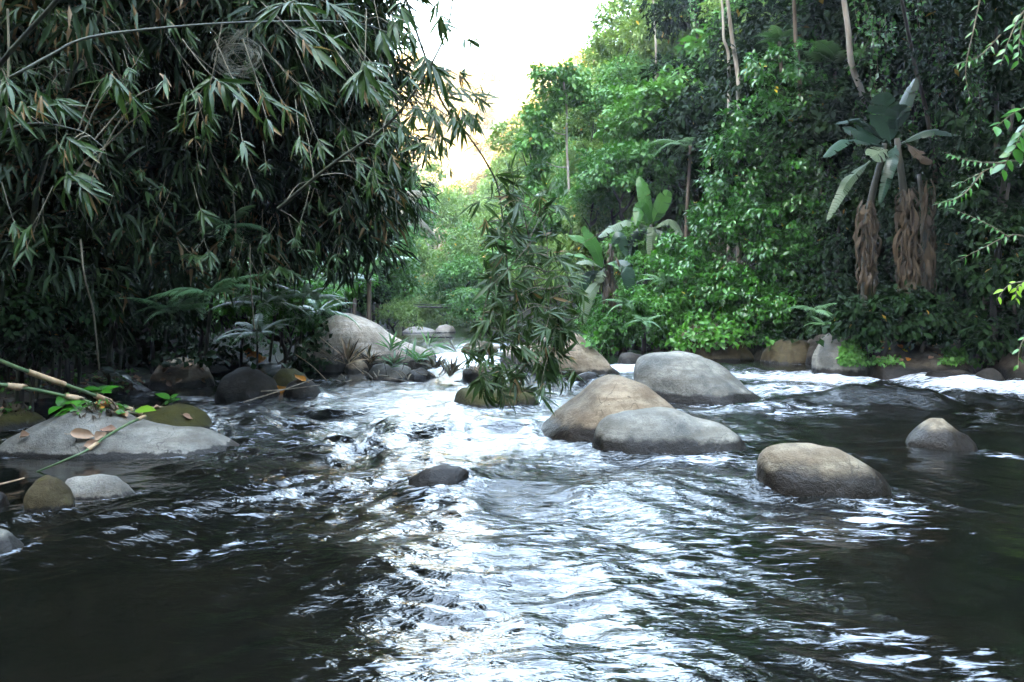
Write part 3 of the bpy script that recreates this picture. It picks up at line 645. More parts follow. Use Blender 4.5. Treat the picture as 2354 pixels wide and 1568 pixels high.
TR = {s: [make_mesh('trunk', *[(v, f) for v, f, _, _ in [trunk_mesh(200 + i, 1.0, 0.045, 5, 0.55)]][0], M[m], smooth=True) for i in range(3)] for s, m in (('dark', 'bark_dark'), ('pale', 'bark_pale'))}
count = {}
def tree(name, label, cat, group, kind, base, r, h=None, squash=1.0, trunk='dark', rz=None, lean=(0, 0), wide=1.0):
    """A tree or shrub: an Empty at its foot with a crown (or foliage) and a trunk (or stem)."""
    h = r * 0.9 if h is None else h
    t = thing(name, label, cat, base, group)
    n = count[kind] = count.get(kind, -1) + 1
    cm = K[kind][n % len(K[kind])]
    nm = 'foliage' if kind in ('shrub', 'vine', 'darkvine', 'bamb') else 'crown'
    c = link(nm, cm, t, (lean[0], lean[1], h)); c.scale = (r * wide, r, r * squash); c.rotation_euler = (0, 0, random.uniform(0, 6.28) if rz is None else rz)
    if kind == 'bamb':      # canes bowing from the bank into the clump
        parts = []
        for q in range(2):
            f = np.array([random.uniform(-.9, .2), random.uniform(-.2, 1.2), -.3]); e = np.array([lean[0] + random.uniform(-.5, .5) * r, random.uniform(-.4, .4) * r, h + r * random.uniform(.2, .9)])
            parts.append(tube(spline([f, f + np.array([e[0] * .15, 0, (e[2] - f[2]) * .6]), e], 14), np.linspace(.03, .01, 14), 6))
        V, F, _, _ = merge(*parts); link('canes', make_mesh('canes', V, F, M['culm_dark'], smooth=True), t)
        return t
    s = link('stem' if nm == 'foliage' else 'trunk', TR[trunk][n % 3], t)
    s.scale = (max(r * 0.8, 0.4), max(r * 0.8, 0.4), max(h + r * 0.25, 0.5)); s.rotation_euler = (0, 0, random.uniform(0, 6.28))
    return t
def foot(u, v, Y):
    """Ground position under the picture point (u, v) at depth Y, and that point's height over it."""
    p = at(u, v, Y); z = float(ground_z(p[0], p[1]))
    return np.array([p[0], p[1], z]), p[2] - z

# ================================================================ the forest on both slopes
placed = []
def free(p, d):
    for q in placed:
        if (q[0] - p[0]) ** 2 + (q[1] - p[1]) ** 2 < (d * q[2]) ** 2: return False
    return True

SKY = [(940, -400), (1420, -400), (1372, 0), (1338, 130), (1255, 160), (1190, 235), (1165, 330), (1090, 400), (1030, 450), (985, 430), (940, 300)]
def in_gap(u, v, r):
    """Would a crown at (u, v) of picture radius r close the gap in which the far hill and the sky show?"""
    x0, x1, y0 = u - r, u + r, v - r
    for a in np.linspace(0, 6.283, 12, endpoint=False):
        p = (u + 0.8 * r * math.cos(a), v + 0.8 * r * math.sin(a))
        c = False; j = len(SKY) - 1
        for i in range(len(SKY)):
            (ax, ay), (bx, by) = SKY[i], SKY[j]
            if (ay > p[1]) != (by > p[1]) and p[0] < (bx - ax) * (p[1] - ay) / (by - ay) + ax: c = not c
            j = i
        if c: return True
    return False
HERO = []
def hero(label, u, v, Y, r, kind, squash=0.85, group=None, wide=1.0, cat='tree', name='forest_tree', trunk='dark'):
    """A tree whose crown centre is at picture (u, v), depth Y, radius r metres; its foot is on the ground beneath."""
    HERO.append((u, v, r * F_PX / Y, Y))
    b, h = foot(u, v, Y)
    if h < 0.2: b = b + np.array([0, 0, h - 0.4 - 0.3 * r]); h = 0.4 + 0.3 * r
    placed.append((b[0], b[1], r)); lean = 0.0
    if kind == 'bamb' and b[0] > xl(b[1]) - .8:
        x = float(xl(b[1])) - .8; zc = b[2] + h; lean = b[0] - x; b = np.array([x, b[1], float(ground_z(x, b[1]))]); h = zc - b[2]
    return tree(name, label, cat, group, kind, b, r, h, squash, trunk=trunk, wide=wide, lean=(lean, 0))

G1 = 'trees of the bright right hillside'
hero('broad dome shaped tree with tiered leaves, higher of two domes on the right slope', 1545, 280, 29, 2.5, 'tier', 0.9, G1)
hero('lower dome shaped tree with tiered leaves above the banana plant with upright bright leaves', 1440, 430, 27.5, 1.9, 'tier', 1.05, G1)
hero('spreading dome tree between the higher dome and the vine covered tree', 1650, 330, 29, 1.6, 'tier', 0.9, G1)
hero('dark green bushy tree below the two white trunks', 1610, 190, 34, 1.7, 'small', 0.7, G1)
hero('feathery pale tree high on the slope beside the open sky', 1500, 35, 43, 2.8, 'pale', 0.9, G1)
hero('airy tree standing against the sky at the top of the right slope', 1490, -30, 47, 2.6, 'small', 0.9, G1)
hero('greyish green tree leaning out from the skyline above the slender tree', 1440, 130, 42, 2.2, 'pale', 0.8, G1)
hero('rounded grey green tree under the leaning skyline tree', 1455, 205, 38, 1.9, 'small', 0.8, G1)
hero('yellow green feathery bamboo like tree near the top right of the hillside', 1560, 60, 40, 2.4, 'pale', 1.2, G1)
hero('tall dark hollow tree with hanging creepers left of the two white trunks', 1600, 20, 36, 2.2, 'dark', 1.2, G1)
hero('small round tree right of the slender pale trunk', 1360, 300, 33, 1.2, 'pale', 0.9, G1)
hero('big leaved bush beside the slender pale trunk', 1385, 250, 33, 1.0, 'big', 1.0, G1)
hero('rounded bush on the slope under the slender big leaved tree', 1360, 470, 29, 1.1, 'tier', 1.0, G1)
hero('shrubby tree behind the hanging bamboo at the foot of the slender trunk', 1265, 510, 33, 1.4, 'small', 0.9, G1)
hero('pale leafy tree left of the slender trunk', 1215, 330, 44, 1.9, 'pale', 1.0, G1)
hero('pale skyline tree at the edge of the glowing gap', 1190, 420, 52, 2.3, 'pale', 1.0, G1)
hero('soft green tree behind the hanging bamboo, nearest the river bend', 1075, 660, 47, 2.2, 'small', 1.0, G1)
hero('deep green tree leaning over the far pool from the right', 1100, 715, 40, 1.6, 'small', 0.9, G1)
hero('leafy tree above the one leaning over the far pool', 1110, 560, 50, 2.2, 'pale', 1.0, G1)
hero('hazy tree in the middle of the far notch', 1060, 500, 70, 3.0, 'pale', 1.0, G1)
hero('sunlit looking yellow green thicket at the end of the river reach', 1010, 690, 66, 2.2, 'pale', 1.0, G1)
hero('shrub hanging over the waterside left of the far boulders', 955, 725, 50, 1.5, 'pale', 1.0, G1)
hero('hazy bush closing the far end of the water on its right', 1040, 690, 58, 2.1, 'pale', 1.0, G1)
hero('hazy tree over the far end of the water', 1032, 630, 62, 2.4, 'pale', 1.0, G1)
hero('low hazy bush right of the pinkish far boulder', 1065, 735, 52, 1.3, 'pale', 1.0, G1)
hero('low hazy bush left of the pinkish far boulder', 985, 728, 63, 1.6, 'pale', 1.0, G1)
hero('hazy bush behind the pinkish far boulder', 1022, 735, 64, 1.4, 'small', 1.0, G1)
hero('low shrub on the far shore between the far boulders', 1000, 745, 60, 1.2, 'pale', 0.8, G1)

G2 = 'trees of the far left bank'
hero('leafy tree rising behind the drooping dry palm fronds', 905, 520, 48, 2.6, 'small', 1.1, G2)
hero('rounded green tree under the drooping dry palm fronds', 930, 610, 44, 1.8, 'pale', 1.0, G2)
hero('hazy tree at the left side of the far notch', 985, 490, 66, 2.8, 'pale', 1.0, G2)
hero('dense tree over the far left waterside', 880, 660, 38, 2.0, 'small', 1.0, G2)
hero('tree with arching branches above the big humped boulder', 860, 560, 36, 2.2, 'small', 1.1, G2)
hero('bush at the far left waterside beneath the pole', 900, 735, 36, 1.2, 'pale', 0.9, G2)
hero('tall tree behind the bamboo on the left of the glowing gap', 880, 440, 52, 2.6, 'small', 1.1, G2)

# trees filling the slopes between: right hillside
MARKS = [(1290, 220, 'slender tree'), (1545, 285, 'higher dome tree'), (1445, 425, 'lower dome tree'), (1680, 90, 'two white trunks'), (1830, 90, 'straight brown trunk'), (1950, 60, 'leaning white trunk'), (1930, 175, 'wide tree fern'), (1500, 500, 'banana plant with upright leaves'), (1385, 610, 'low banana plant'),
         (1780, 400, 'vine covered tree'), (2060, 280, 'bluish banana leaves'), (2080, 570, 'brown banana skirts'), (1500, 40, 'top of the skyline'), (1440, 150, 'leaning skyline tree'), (1180, 350, 'glowing gap'), (1050, 560, 'far notch'), (930, 520, 'drooping palm fronds'), (1000, 700, 'pole bridge'), (1025, 755, 'pinkish far boulder'), (800, 750, 'humped boulder'),
         (1200, 650, 'hanging bamboo'), (1610, 640, 'green bank shrubs'), (548, 110, 'grass nest'), (300, 60, 'long levelling culm'), (60, 250, 'left edge culms'), (425, 860, 'lichen patched boulder'), (660, 650, 'bright left ferns'), (330, 560, 'lit left fern'), (830, 180, 'largest pale fan'), (920, 270, 'dark slanting branch'), (2320, 300, 'right edge boughs'), (2240, 60, 'upper right corner'), (1820, 800, 'brown domed boulder'), (1610, 780, 'ochre cliff boulder')]
USED = {}
def named(adj, u, v, r):
    """Say where a filling tree stands: by the landmark it shows nearest to."""
    m = sorted(MARKS, key=lambda q: (q[0] - u) ** 2 + (q[1] - v) ** 2)
    dx, dy = u - m[0][0], v - m[0][1]
    rel = ('just behind' if math.hypot(dx, dy) < 35 else ('above' if dy < -0.9 * abs(dx) else 'below' if dy > 0.9 * abs(dx) else ('left of' if dx < 0 else 'right of')))
    a, b = m[0][2], m[1][2]
    tries = ['%s %s the %s' % (adj, rel, a), '%s %s the %s, towards the %s' % (adj, rel, a, b), '%s %s %s the %s, towards the %s' % ('big' if r > 70 else 'small', adj, rel, a, b), '%s %s the %s, between it and the %s' % (adj, rel, a, m[2][2]), '%s %s %s the %s, between it and the %s' % ('big' if r > 70 else 'small', adj, rel, a, m[2][2])]
    for t in tries:
        if t not in USED and len(t.split()) <= 16: USED[t] = 1; return t
    return tries[0]
def fill(n, yr, side, er, kinds, rr, label, group, seed, hmul=(0.5, 1.3), dist=0.8, limit=None):
    g = random.Random(seed); k = 0; tries = 0
    while k < n and tries < n * 60:
        tries += 1
        y = yr[0] + (yr[1] - yr[0]) * g.random(); e = er[0] + (er[1] - er[0]) * g.random() ** 0.8
        x = xr(y) + e if side > 0 else xl(y) - e
        p = (float(x), y); r = g.uniform(*rr) * (1 + 0.004 * y)
        z = float(ground_z(x, y))
        u, v = proj((x, y, z + r)) if y > 1 else (0, 0)
        if limit and not limit(u, v, r * F_PX / max(y, 1)): continue
        if not free(p, dist) : continue
        hh = r * g.uniform(*hmul)
        uc, vc = proj((x, y, z + hh)) if y > 1 else (0, 9999)
        if kinds[0] != 'dark' and any(y < Yh + 1 and math.hypot(uc - uh, vc - vh) < 0.75 * rh + 0.5 * r * F_PX / y for uh, vh, rh, Yh in HERO): continue
        if y < 112 and in_gap(uc, vc, r * 1.1 * F_PX / max(y, 1)): continue
        placed.append((p[0], p[1], r))
        kind = g.choice(kinds)
        tree('forest_tree', named(label[kind] if isinstance(label, dict) else label, uc, vc, r * F_PX / y), 'tree', group, kind, (x, y, z), r, hh, g.uniform(0.8, 1.25))
        k += 1
inview = lambda m: (lambda u, v, r: -m < u < 2354 + m and -m < v)
LR = {'small': 'dense green tree', 'pale': 'pale yellowish tree', 'tier': 'tree with layered leaves', 'big': 'large leaved bush'}
fill(95, (26, 48), 1, (0.6, 13), ['small', 'pale', 'tier', 'small', 'big'], (1.1, 1.8), LR, 'trees filling the right hillside', 1, limit=inview(150), dist=0.62)
LF = {'small': 'hazy green tree', 'pale': 'hazy pale tree'}
fill(70, (48, 98), 1, (0.3, 16), ['small', 'pale', 'pale'], (1.8, 2.9), LF, 'hazy trees of the distant right slope', 2, limit=inview(150), dist=0.62)
LL = {'small': 'hazy green far tree', 'pale': 'hazy pale far tree'}
fill(60, (34, 100), -1, (0.3, 14), ['small', 'pale'], (1.7, 2.7), LL, 'hazy trees of the distant left slope', 3, limit=lambda u, v, r: 500 < u < 1250 and v > -50, dist=0.65)
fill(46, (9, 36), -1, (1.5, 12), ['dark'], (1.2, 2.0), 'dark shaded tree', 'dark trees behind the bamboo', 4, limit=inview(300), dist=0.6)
fill(46, (17, 30), 1, (3.2, 13), ['dark', 'dark', 'darkvine'], (1.3, 2.2), {'dark': 'shade darkened tree', 'darkvine': 'dark creeper grown tree'}, 'dark trees of the right bank', 5, limit=inview(300), dist=0.55, hmul=(0.4, 0.9))
gf = random.Random(6); parts = []; Vg = [(np.empty(len(m.vertices) * 3, np.float32), m) for m in K['sunwarm']]; src = []
for co, m in Vg:
    m.vertices.foreach_get('co', co); fi = np.empty(len(m.loops), np.int32); m.loops.foreach_get('vertex_index', fi); tn = np.empty(len(m.vertices), np.float32); m.attributes['tint'].data.foreach_get('value', tn); src.append((co.reshape(-1, 3), fi.reshape(-1, 3), tn))
for q in range(120):
    y = gf.uniform(114, 225); x = gf.uniform(-34, 30) * y / 220 - 4; r = gf.uniform(2.4, 4.6); co, fi, tn = src[q % 2]
    parts.append((co * r + np.array([x, y, float(ground_z(x, y)) + r * .5]), fi, tn, tn * 0))
V, F, tn, _ = merge(*parts); link('far_woodland', make_mesh('far_woodland', V, F, M['sunwarm_leaf'], tint=tn), kind='stuff')
GB = 'bamboo clumps in the deep shade of the left bank'
for (u, v, Y, r, lab) in [(40, 60, 10, 1.6, 'bamboo clump in deep shade at the upper left corner'), (60, 420, 9.6, 1.5, 'bamboo clump in deep shade at the left edge, halfway up'), (250, 230, 11, 1.7, 'bamboo clump in deep shade behind the long levelling culm'),
        (330, 480, 11, 1.5, 'bamboo clump in deep shade above the left ferns'), (450, 60, 12, 1.8, 'bamboo clump in deep shade under the top edge, left of the grass nest'), (520, 330, 12, 1.7, 'bamboo clump in deep shade below the grass nest'),
        (640, 130, 12, 1.7, 'bamboo clump in deep shade behind the pale fans of leaves'), (690, 400, 13, 1.7, 'bamboo clump in deep shade left of the dark slanting branch'),
        (750, 240, 12, 1.2, 'bamboo clump in shade behind the largest pale fan'), (720, 40, 11.5, 1.4, 'bamboo clump by the left edge of the white sky'), (790, 420, 14, 1.3, 'bamboo clump over the channel left of the glowing gap'), (150, 560, 11, 1.3, 'bamboo clump low in the dark at the left edge'),
        (180, -60, 9, 1.6, 'bamboo clump reaching past the top edge at the upper left'), (620, -80, 10, 1.6, 'bamboo clump reaching past the top edge over the grass nest'), (420, 640, 17, 1.4, 'bamboo clump low in the dark behind the lichen patched boulder')]:
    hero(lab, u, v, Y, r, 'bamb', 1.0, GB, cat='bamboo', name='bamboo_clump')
# unseen canopy added above the picture's top edge to shade both banks
for i, (x, y, zc, r, lab) in enumerate([(-4.6, 10.5, 7.4, 2.4, 'unseen bamboo clump added to shade the left channel'), (-7.5, 5.5, 5.0, 2.4, 'unseen bamboo clump added to shade the left bank beside the viewer')]):
    bx = float(xl(y)) - 1.0; b = np.array([min(bx, x), y, float(ground_z(min(bx, x), y))])
    tree('bamboo_clump', lab, 'bamboo', 'unseen bamboo clumps added to shade the left bank', 'bamb', b, r, zc - b[2], .8, lean=(x - b[0], 0))
for i, (x, y, r, h, lab, ln) in enumerate([(13.5, 18, 3.2, 8.2, 'unseen tall tree added to shade the tall banana plant', -6.0), (13.5, 21.5, 3.2, 9.0, 'unseen tall tree added to shade the leaning white trunk', -6.4), (14.5, 13.5, 3.0, 7.5, 'unseen tall tree added to shade the right edge rapids', -5.6), (15, 9, 3.2, 7.5, 'unseen tall tree added to shade the near right bank', -2.5), (13.5, 15.5, 3.0, 7.2, 'unseen spreading tree added to shade the ledge rock', -6.8)]):
    tree('shading_tree', lab, 'tree', 'unseen trees added to shade the right bank', 'dark', (x, y, float(ground_z(x, y))), r, h, .6, lean=(ln, 0))
# low dark growth that hides the feet of the canes on the left bank
for (u, v, Y, r, kind, lab) in [(30, 660, 9.6, .9, 'darkvine', 'dark undergrowth at the left edge above the leaf litter'), (150, 680, 10.2, .9, 'darkvine', 'dark undergrowth behind the upper green stalk'), (250, 690, 12.5, .9, 'dark', 'dark undergrowth left of the lichen patched boulder'), (350, 690, 15.0, 1.0, 'darkvine', 'dark undergrowth behind the lichen patched boulder'), (460, 690, 16.0, 1.1, 'dark', 'dark undergrowth right of the lichen patched boulder'),
        (560, 710, 17, 1.0, 'shrub', 'glossy green shrub above the bluish grey stone'), (640, 710, 17.5, 1.1, 'shrub', 'bright glossy shrub on the left bank beside the humped boulder'), (690, 650, 19, 1.2, 'shrub', 'glossy shrub behind the shoulder of the humped boulder'), (590, 690, 14.2, .65, 'shrub', 'fresh green shrub hanging down to the bluish grey stone'), (655, 735, 15.2, .6, 'shrub', 'fresh green shrub touching the left foot of the humped boulder'), (640, 630, 15, .75, 'shrub', 'fresh green shrub by the dead brown leaf clump'), (715, 680, 17, .7, 'shrub', 'fresh green shrub over the left shoulder of the humped boulder'), (765, 640, 20, .9, 'shrub', 'fresh green shrub directly behind the humped boulder'),
        (70, 770, 9.6, .5, 'darkvine', 'low dark bush in the shade by the left edge')]:
    hero(lab, u, v, Y, r, kind, .9, 'undergrowth of the left bank', cat='shrub', name='bank_undergrowth')
# unseen wood added behind the viewer to cut light from the back, one mass
parts = []; src = []
for m in K['dark']:
    co = np.empty(len(m.vertices) * 3, np.float32); m.vertices.foreach_get('co', co); fi = np.empty(len(m.loops), np.int32); m.loops.foreach_get('vertex_index', fi); tn = np.empty(len(m.vertices), np.float32); m.attributes['tint'].data.foreach_get('value', tn)
    src.append((co.reshape(-1, 3)[:9000], None, None)); k3 = len(tn) // 4
    src[-1] = (co.reshape(-1, 3)[:12000], fi.reshape(-1, 3)[:6000], tn[:12000])
gb = random.Random(12)
for q in range(30):
    x, y = gb.uniform(-14, 16), gb.uniform(-17, -6); r = gb.uniform(2.6, 4.2); co, fi, tn = src[q % 3]
    parts.append((co * r + np.array([x, y, max(float(ground_z(x, y)), 0) + gb.uniform(2, 9)]), fi, tn, tn * 0))
V, F, tn, _ = merge(*parts); link('shading_wood', make_mesh('shading_wood', V, F, M['shaded_leaf'], tint=tn), kind='stuff')
print('trees', len(placed))

# ================================================================ bamboo
def inside(poly, u, v):
    c = False; n = len(poly); j = n - 1
    for i in range(n):
        (a, b), (p, q) = poly[i], poly[j]
        if (b > v) != (q > v) and u < (p - a) * (v - b) / (q - b) + a: c = not c
        j = i
    return c

# leaf meshes for the leaves that are objects of their own: 4 bends x 6 tints, some dry
LEAFM = []
for ti, tv in enumerate((0.05, 0.25, 0.42, 0.6, 0.8, 0.97)):
    LEAFM.append([make_mesh('leaf', T[0], T[1], M['bamboo_leaf'], tint=np.full(len(T[0]), tv), along=T[0][:, 1], smooth=True) for T in T_LANCE])

def leaf_matrix(p, d, n, s, w):
    X, D, Z = frame(np.array([d]), np.array([n]))
    m = Matrix.Identity(4)
    for i in range(3):
        m[i][0] = X[0][i] * s * w; m[i][1] = D[0][i] * s; m[i][2] = Z[0][i] * s; m[i][3] = p[i]
    return m

def culm_mesh(P, r0, r1):
    """A jointed culm: a tube that swells slightly at each node."""
    Q = spline(P, 60); s = np.concatenate([[0], np.cumsum(np.linalg.norm(np.diff(Q, axis=0), axis=1))])
    t = np.linspace(0, s[-1], max(40, int(s[-1] / 0.05))); Q = np.stack([np.interp(t, s, Q[:, i]) for i in range(3)], 1)
    r = np.linspace(r0, r1, len(t)); node = np.abs(((t / 0.32) % 1.0) - 0.5) > 0.46
    r = r * np.where(node, 1.22, 1.0)
    return tube(Q, r, 8), Q

def spray(g, p, d, face, n, ln, dryness):
    """A fan of leaves at a twig's end: list of (base, direction, normal, length, width, tint)."""
    d = unit(d); side = unit(np.cross(d, face)); out = []
    a0 = g.uniform(0.75, 1.25)
    for k in range(n):
        f = (k + 0.5) / n * 2 - 1
        a = f * a0 + g.normal(0, 0.12)
        dd = d * math.cos(a) + side * math.sin(a) + face * g.normal(0.05, 0.2) + np.array([0, 0, -0.18])
        base = p - d * g.uniform(0, 0.10) + g.normal(0, 0.006, 3)
        L = ln * (1 - 0.35 * abs(f)) * g.uniform(0.75, 1.15)
        r = g.random()
        tint = 0.97 if r < dryness else min(g.uniform(0.0, 0.85), g.uniform(0.1, 1.2), .85)
        if tint > 0.9: L *= 0.8; dd = dd + np.array([0, 0, -0.5])
        out.append((base, unit(dd), unit(face + g.normal(0, 0.35, 3)), L * g.uniform(.8, 1.1), g.uniform(0.65, 1.1), tint))
    return out

class Bamboo:
    def __init__(s, label, pts, r0, r1, mat='culm_dark', name='bamboo', group='bamboo culms arching from the left bank'):
        P = np.array([at(*p) for p in pts]); s.P = P
        s.t = thing(name, label, 'bamboo', P[0], group)
        (V, F, _, _), s.Q = culm_mesh(P, r0, r1)
        link('culm', make_mesh('culm', V - P[0], F, M[mat], smooth=True), s.t)
        s.leaves = []; s.twigs = []
    def near(s, p):
        d = np.linalg.norm(s.Q - p, axis=1); i = int(d.argmin()); return d[i], s.Q[i]
    def grow(s, g, p, q, d, face, n, ln, dry):
        s.leaves += spray(g, p, d, face, n, ln, dry)
        L = np.linalg.norm(q - p)
        if L < 0.7 and L > 0.05:
            mid = (p + q) / 2 + np.array([0, 0, 0.12 * L]); s.twigs.append(tube(spline([q, mid, p], 7), np.linspace(0.006, 0.002, 7), 4, cap=False))
        else:
            s.twigs.append(tube(spline([p - d * 0.35 + np.array([0, 0, .06]), p - d * .15, p], 5), np.linspace(0.004, 0.002, 5), 4, cap=False))
    def finish(s, limit=300):
        o = s.P[0]
        if s.twigs:
            V, F, t, a = merge(*s.twigs); link('twigs', make_mesh('twigs', V - o, F, M['twig'], smooth=True), s.t, kind='stuff')
        s.leaves.sort(key=lambda q: -q[3] / max(q[0][1], .5))
        for (p, d, n, L, w, tint) in s.leaves[:limit]:
            ti = min(range(6), key=lambda i: abs((0.05, 0.25, 0.42, 0.6, 0.8, 0.97)[i] - tint))
            lf = link('leaf', LEAFM[ti][random.randrange(4)], s.t); lf.matrix_local = leaf_matrix(p - o, d, n, L, w)
        rest = s.leaves[limit:]
        if rest:
            parts = []
            for k in range(4):
                q = rest[k::4]
                if not q: continue
                parts.append(scatter(np.array([x[0] for x in q]) - o, np.array([x[1] for x in q]), np.array([x[2] for x in q]), np.array([x[3] for x in q]), T_LANCE[k], np.array([x[5] for x in q]), np.array([x[4] for x in q])))
            V, F, t, a = merge(*parts)
            link('foliage', make_mesh('foliage', V, F, M['bamboo_leaf'], tint=t, along=a, smooth=True), s.t, kind='stuff')

BB = [
    Bamboo('greenish bamboo culm slanting steeply across the top left corner', [(-120, 330, 5.4), (0, 150, 5.0), (60, 78, 4.9), (130, 0, 4.8), (230, -140, 4.7)], 0.016, 0.012),
    Bamboo('long bamboo culm rising from the left edge and levelling out across the upper left', [(-90, 235, 5.7), (20, 180, 5.5), (120, 125, 5.6), (210, 85, 5.7), (420, 60, 6.0), (620, 50, 6.3), (830, 55, 6.8), (960, 110, 7.2)], 0.012, 0.005),
    Bamboo('dark bamboo branch slanting up into the sky gap', [(640, 480, 8.0), (760, 380, 7.6), (884, 292, 7.3), (950, 215, 7.1), (994, 143, 7.0), (1030, 60, 7.0), (1045, -40, 7)], 0.018, 0.007),
    Bamboo('bamboo culm standing behind the steep corner culm at the far left', [(50, 830, 9.5), (80, 480, 9.0), (170, 160, 8.4), (320, -120, 7.8)], 0.035, 0.02),
    Bamboo('bamboo culm rising in the deep shade left of the woven grass nest', [(250, 830, 11.5), (290, 430, 11), (390, 120, 10), (560, -120, 9.2)], 0.035, 0.018),
    Bamboo('bamboo culm leaning out over the channel from behind the lichen patched boulder', [(470, 830, 14), (520, 470, 12.8), (640, 170, 11.0), (800, -30, 10.2), (960, -80, 9.8)], 0.035, 0.014),
    Bamboo('bamboo culm arching low towards the glowing gap', [(620, 830, 15), (660, 520, 13.6), (760, 300, 12), (900, 210, 10.8), (1020, 260, 10.2), (1100, 330, 10)], 0.03, 0.006),
    Bamboo('slender bamboo culm drooping over the big humped boulder', [(690, 790, 16), (715, 520, 14.5), (780, 370, 13), (850, 350, 12), (900, 420, 11.5), (915, 520, 11.2)], 0.022, 0.005),
    Bamboo('bamboo culm along the top edge with leaves hanging into the white sky', [(520, -140, 7.2), (700, -60, 7.0), (860, -20, 6.9), (980, -10, 6.8), (1060, 10, 6.8), (1105, 80, 6.8)], 0.012, 0.004),
    Bamboo('half dry bamboo culm with tan leaves at the left edge', [(-160, 420, 5.6), (-40, 330, 5.3), (60, 285, 5.2), (180, 300, 5.2), (240, 340, 5.2)], 0.010, 0.004),
]
REG = [(-60, -60), (950, -60), (945, 60), (965, 130), (1085, 165), (1130, 235), (1105, 325), (1010, 415), (900, 440), (850, 540), (770, 640), (600, 660), (430, 600), (-60, 600)]
g = np.random.default_rng(5)
def put(u, v, Y, d, face, n=8, ln=0.31, dry=0.10, to=None):
    p = at(u, v, Y)
    if to is None:
        best = min(BB, key=lambda b: b.near(p)[0])
    else: best = to
    q = best.near(p)[1]
    best.grow(g, p, q, np.array(d, float), unit(np.array(face, float)), n, ln, dry)
# the fans that stand out, from the photograph: (u, v, depth, leaf length, leaves, heading)
for (u, v, Y, ln, n, dx, dz, dry) in [
        (838, 160, 4.7, .36, 11, .05, -1, .0), (828, 190, 4.8, .33, 9, .8, -1, .1), (720, 110, 4.9, .34, 9, .9, -.7, .35), (690, 75, 5.0, .34, 9, .8, -.5, .05), (762, 92, 5.0, .30, 9, .9, -.6, .1),
        (640, 15, 5.0, .32, 9, -.6, -.4, .05), (700, 20, 5.1, .30, 8, .9, -.5, .0), (780, 20, 5.2, .30, 8, .9, -.4, .0), (860, 150, 5.4, .28, 8, .8, -1, .1), (860, 210, 5.2, .3, 8, 1, -1, .1),
        (480, 205, 4.9, .30, 9, -.2, -1, .25), (515, 198, 4.8, .33, 10, .8, -.7, .25), (420, 235, 5.0, .28, 8, -.5, -1, .2), (560, 220, 5.0, .3, 8, .7, -1, .3), (610, 225, 5.2, .3, 8, .5, -1, .3),
        (265, 190, 5.2, .30, 9, .5, -1, .2), (235, 185, 5.3, .30, 8, -.7, -.8, .1), (150, 240, 5.2, .30, 9, .9, -.5, .15), (95, 235, 5.0, .30, 8, .4, -1, .25), (30, 270, 4.9, .32, 9, .7, -1, .35), (20, 200, 5.0, .30, 8, .6, -1, .0), (70, 250, 5, .28, 8, .9, -.7, .2),
        (170, 330, 5.1, .32, 8, .8, -.9, .2), (150, 345, 5.1, .28, 8, -.4, -.9, .25), (205, 440, 5.1, .34, 9, .9, -.7, .15), (170, 405, 5.1, .34, 8, .9, -.4, .0), (150, 430, 5.1, .26, 4, -.4, -1, .0), (190, 435, 5.2, .30, 8, .5, -1, .1),
        (315, 240, 5.2, .28, 7, .6, -1, .3), (380, 190, 5.4, .28, 8, .6, -1, .3), (60, 540, 6.4, .32, 8, -.4, -1, .3), (40, 530, 6.6, .3, 8, .5, -1, .1),
        (620, 290, 6.0, .28, 8, .5, -1, .2), (690, 330, 6.4, .3, 8, .3, -1, .1), (740, 340, 6.6, .3, 9, .5, -1, .15), (660, 250, 5.8, .3, 8, .6, -1, .3), (560, 340, 6.4, .3, 8, .4, -1, .2),
        (1012, 45, 6.8, .32, 9, .1, -1, .0), (1020, 60, 6.9, .30, 8, .8, -.9, .0), (1085, 95, 6.8, .28, 8, .9, -.5, .0), (1000, 20, 6.8, .25, 6, -.4, -1, .0),
        (985, 150, 7.0, .40, 10, .3, -1, .0), (1005, 165, 7.0, .42, 9, .7, -1, .05), (960, 170, 7.1, .32, 9, -.5, -1, .0), (1040, 220, 7.2, .30, 8, 1, .2, .0), (1100, 215, 7.3, .30, 8, .8, .2, .0), (1105, 230, 7.3, .3, 8, .7, -.7, .0),
        (1045, 285, 7.5, .30, 9, .1, -1, .0), (1085, 270, 7.5, .32, 9, .5, -1, .0), (1000, 270, 7.5, .32, 9, .1, -1, .05), (960, 250, 7.4, .34, 9, .2, -1, .0), (930, 300, 7.4, .32, 9, .2, -1, .0), (980, 350, 7.6, .34, 10, -.1, -1, .0), (1020, 320, 7.6, .32, 9, .4, -1, .0), (905, 370, 7.8, .36, 10, .4, -1, .1), (860, 400, 8, .34, 9, .2, -1, .1),
        (1115, 225, 7.4, .24, 6, .2, .9, .1), (905, 60, 6.4, .34, 9, .1, -1, .0), (880, 90, 6.2, .36, 9, .3, -1, .0), (925, 30, 6.6, .34, 9, .3, -1, .0), (940, 90, 6.8, .32, 8, .1, -1, .0), (820, 60, 5.8, .3, 8, .4, -1, .0)]:
    put(u, v, Y, (dx, g.normal(-0.25, 0.25), dz), (g.normal(0, .25), -0.75, 0.55), n, ln * 0.84, dry)
k = 0
while k < 500:
    u, v = g.uniform(-60, 1130), g.uniform(-60, 650)
    if not inside(REG, u, v): continue
    Y = 7.4 + 6.5 * g.random() if u < 850 else 6.8 + 4.5 * g.random()
    if v > 330: Y = max(Y, 8.0 + 2.5 * g.random())
    put(u, v, Y, (g.normal(0.35, 0.55), g.normal(-0.2, 0.5), g.normal(-0.85, 0.35)), (g.normal(0, .35), -0.6, g.uniform(0.2, 0.9)), int(g.integers(6, 12)), g.uniform(0.17, 0.29), 0.10 if u < 700 else 0.03)
    k += 1
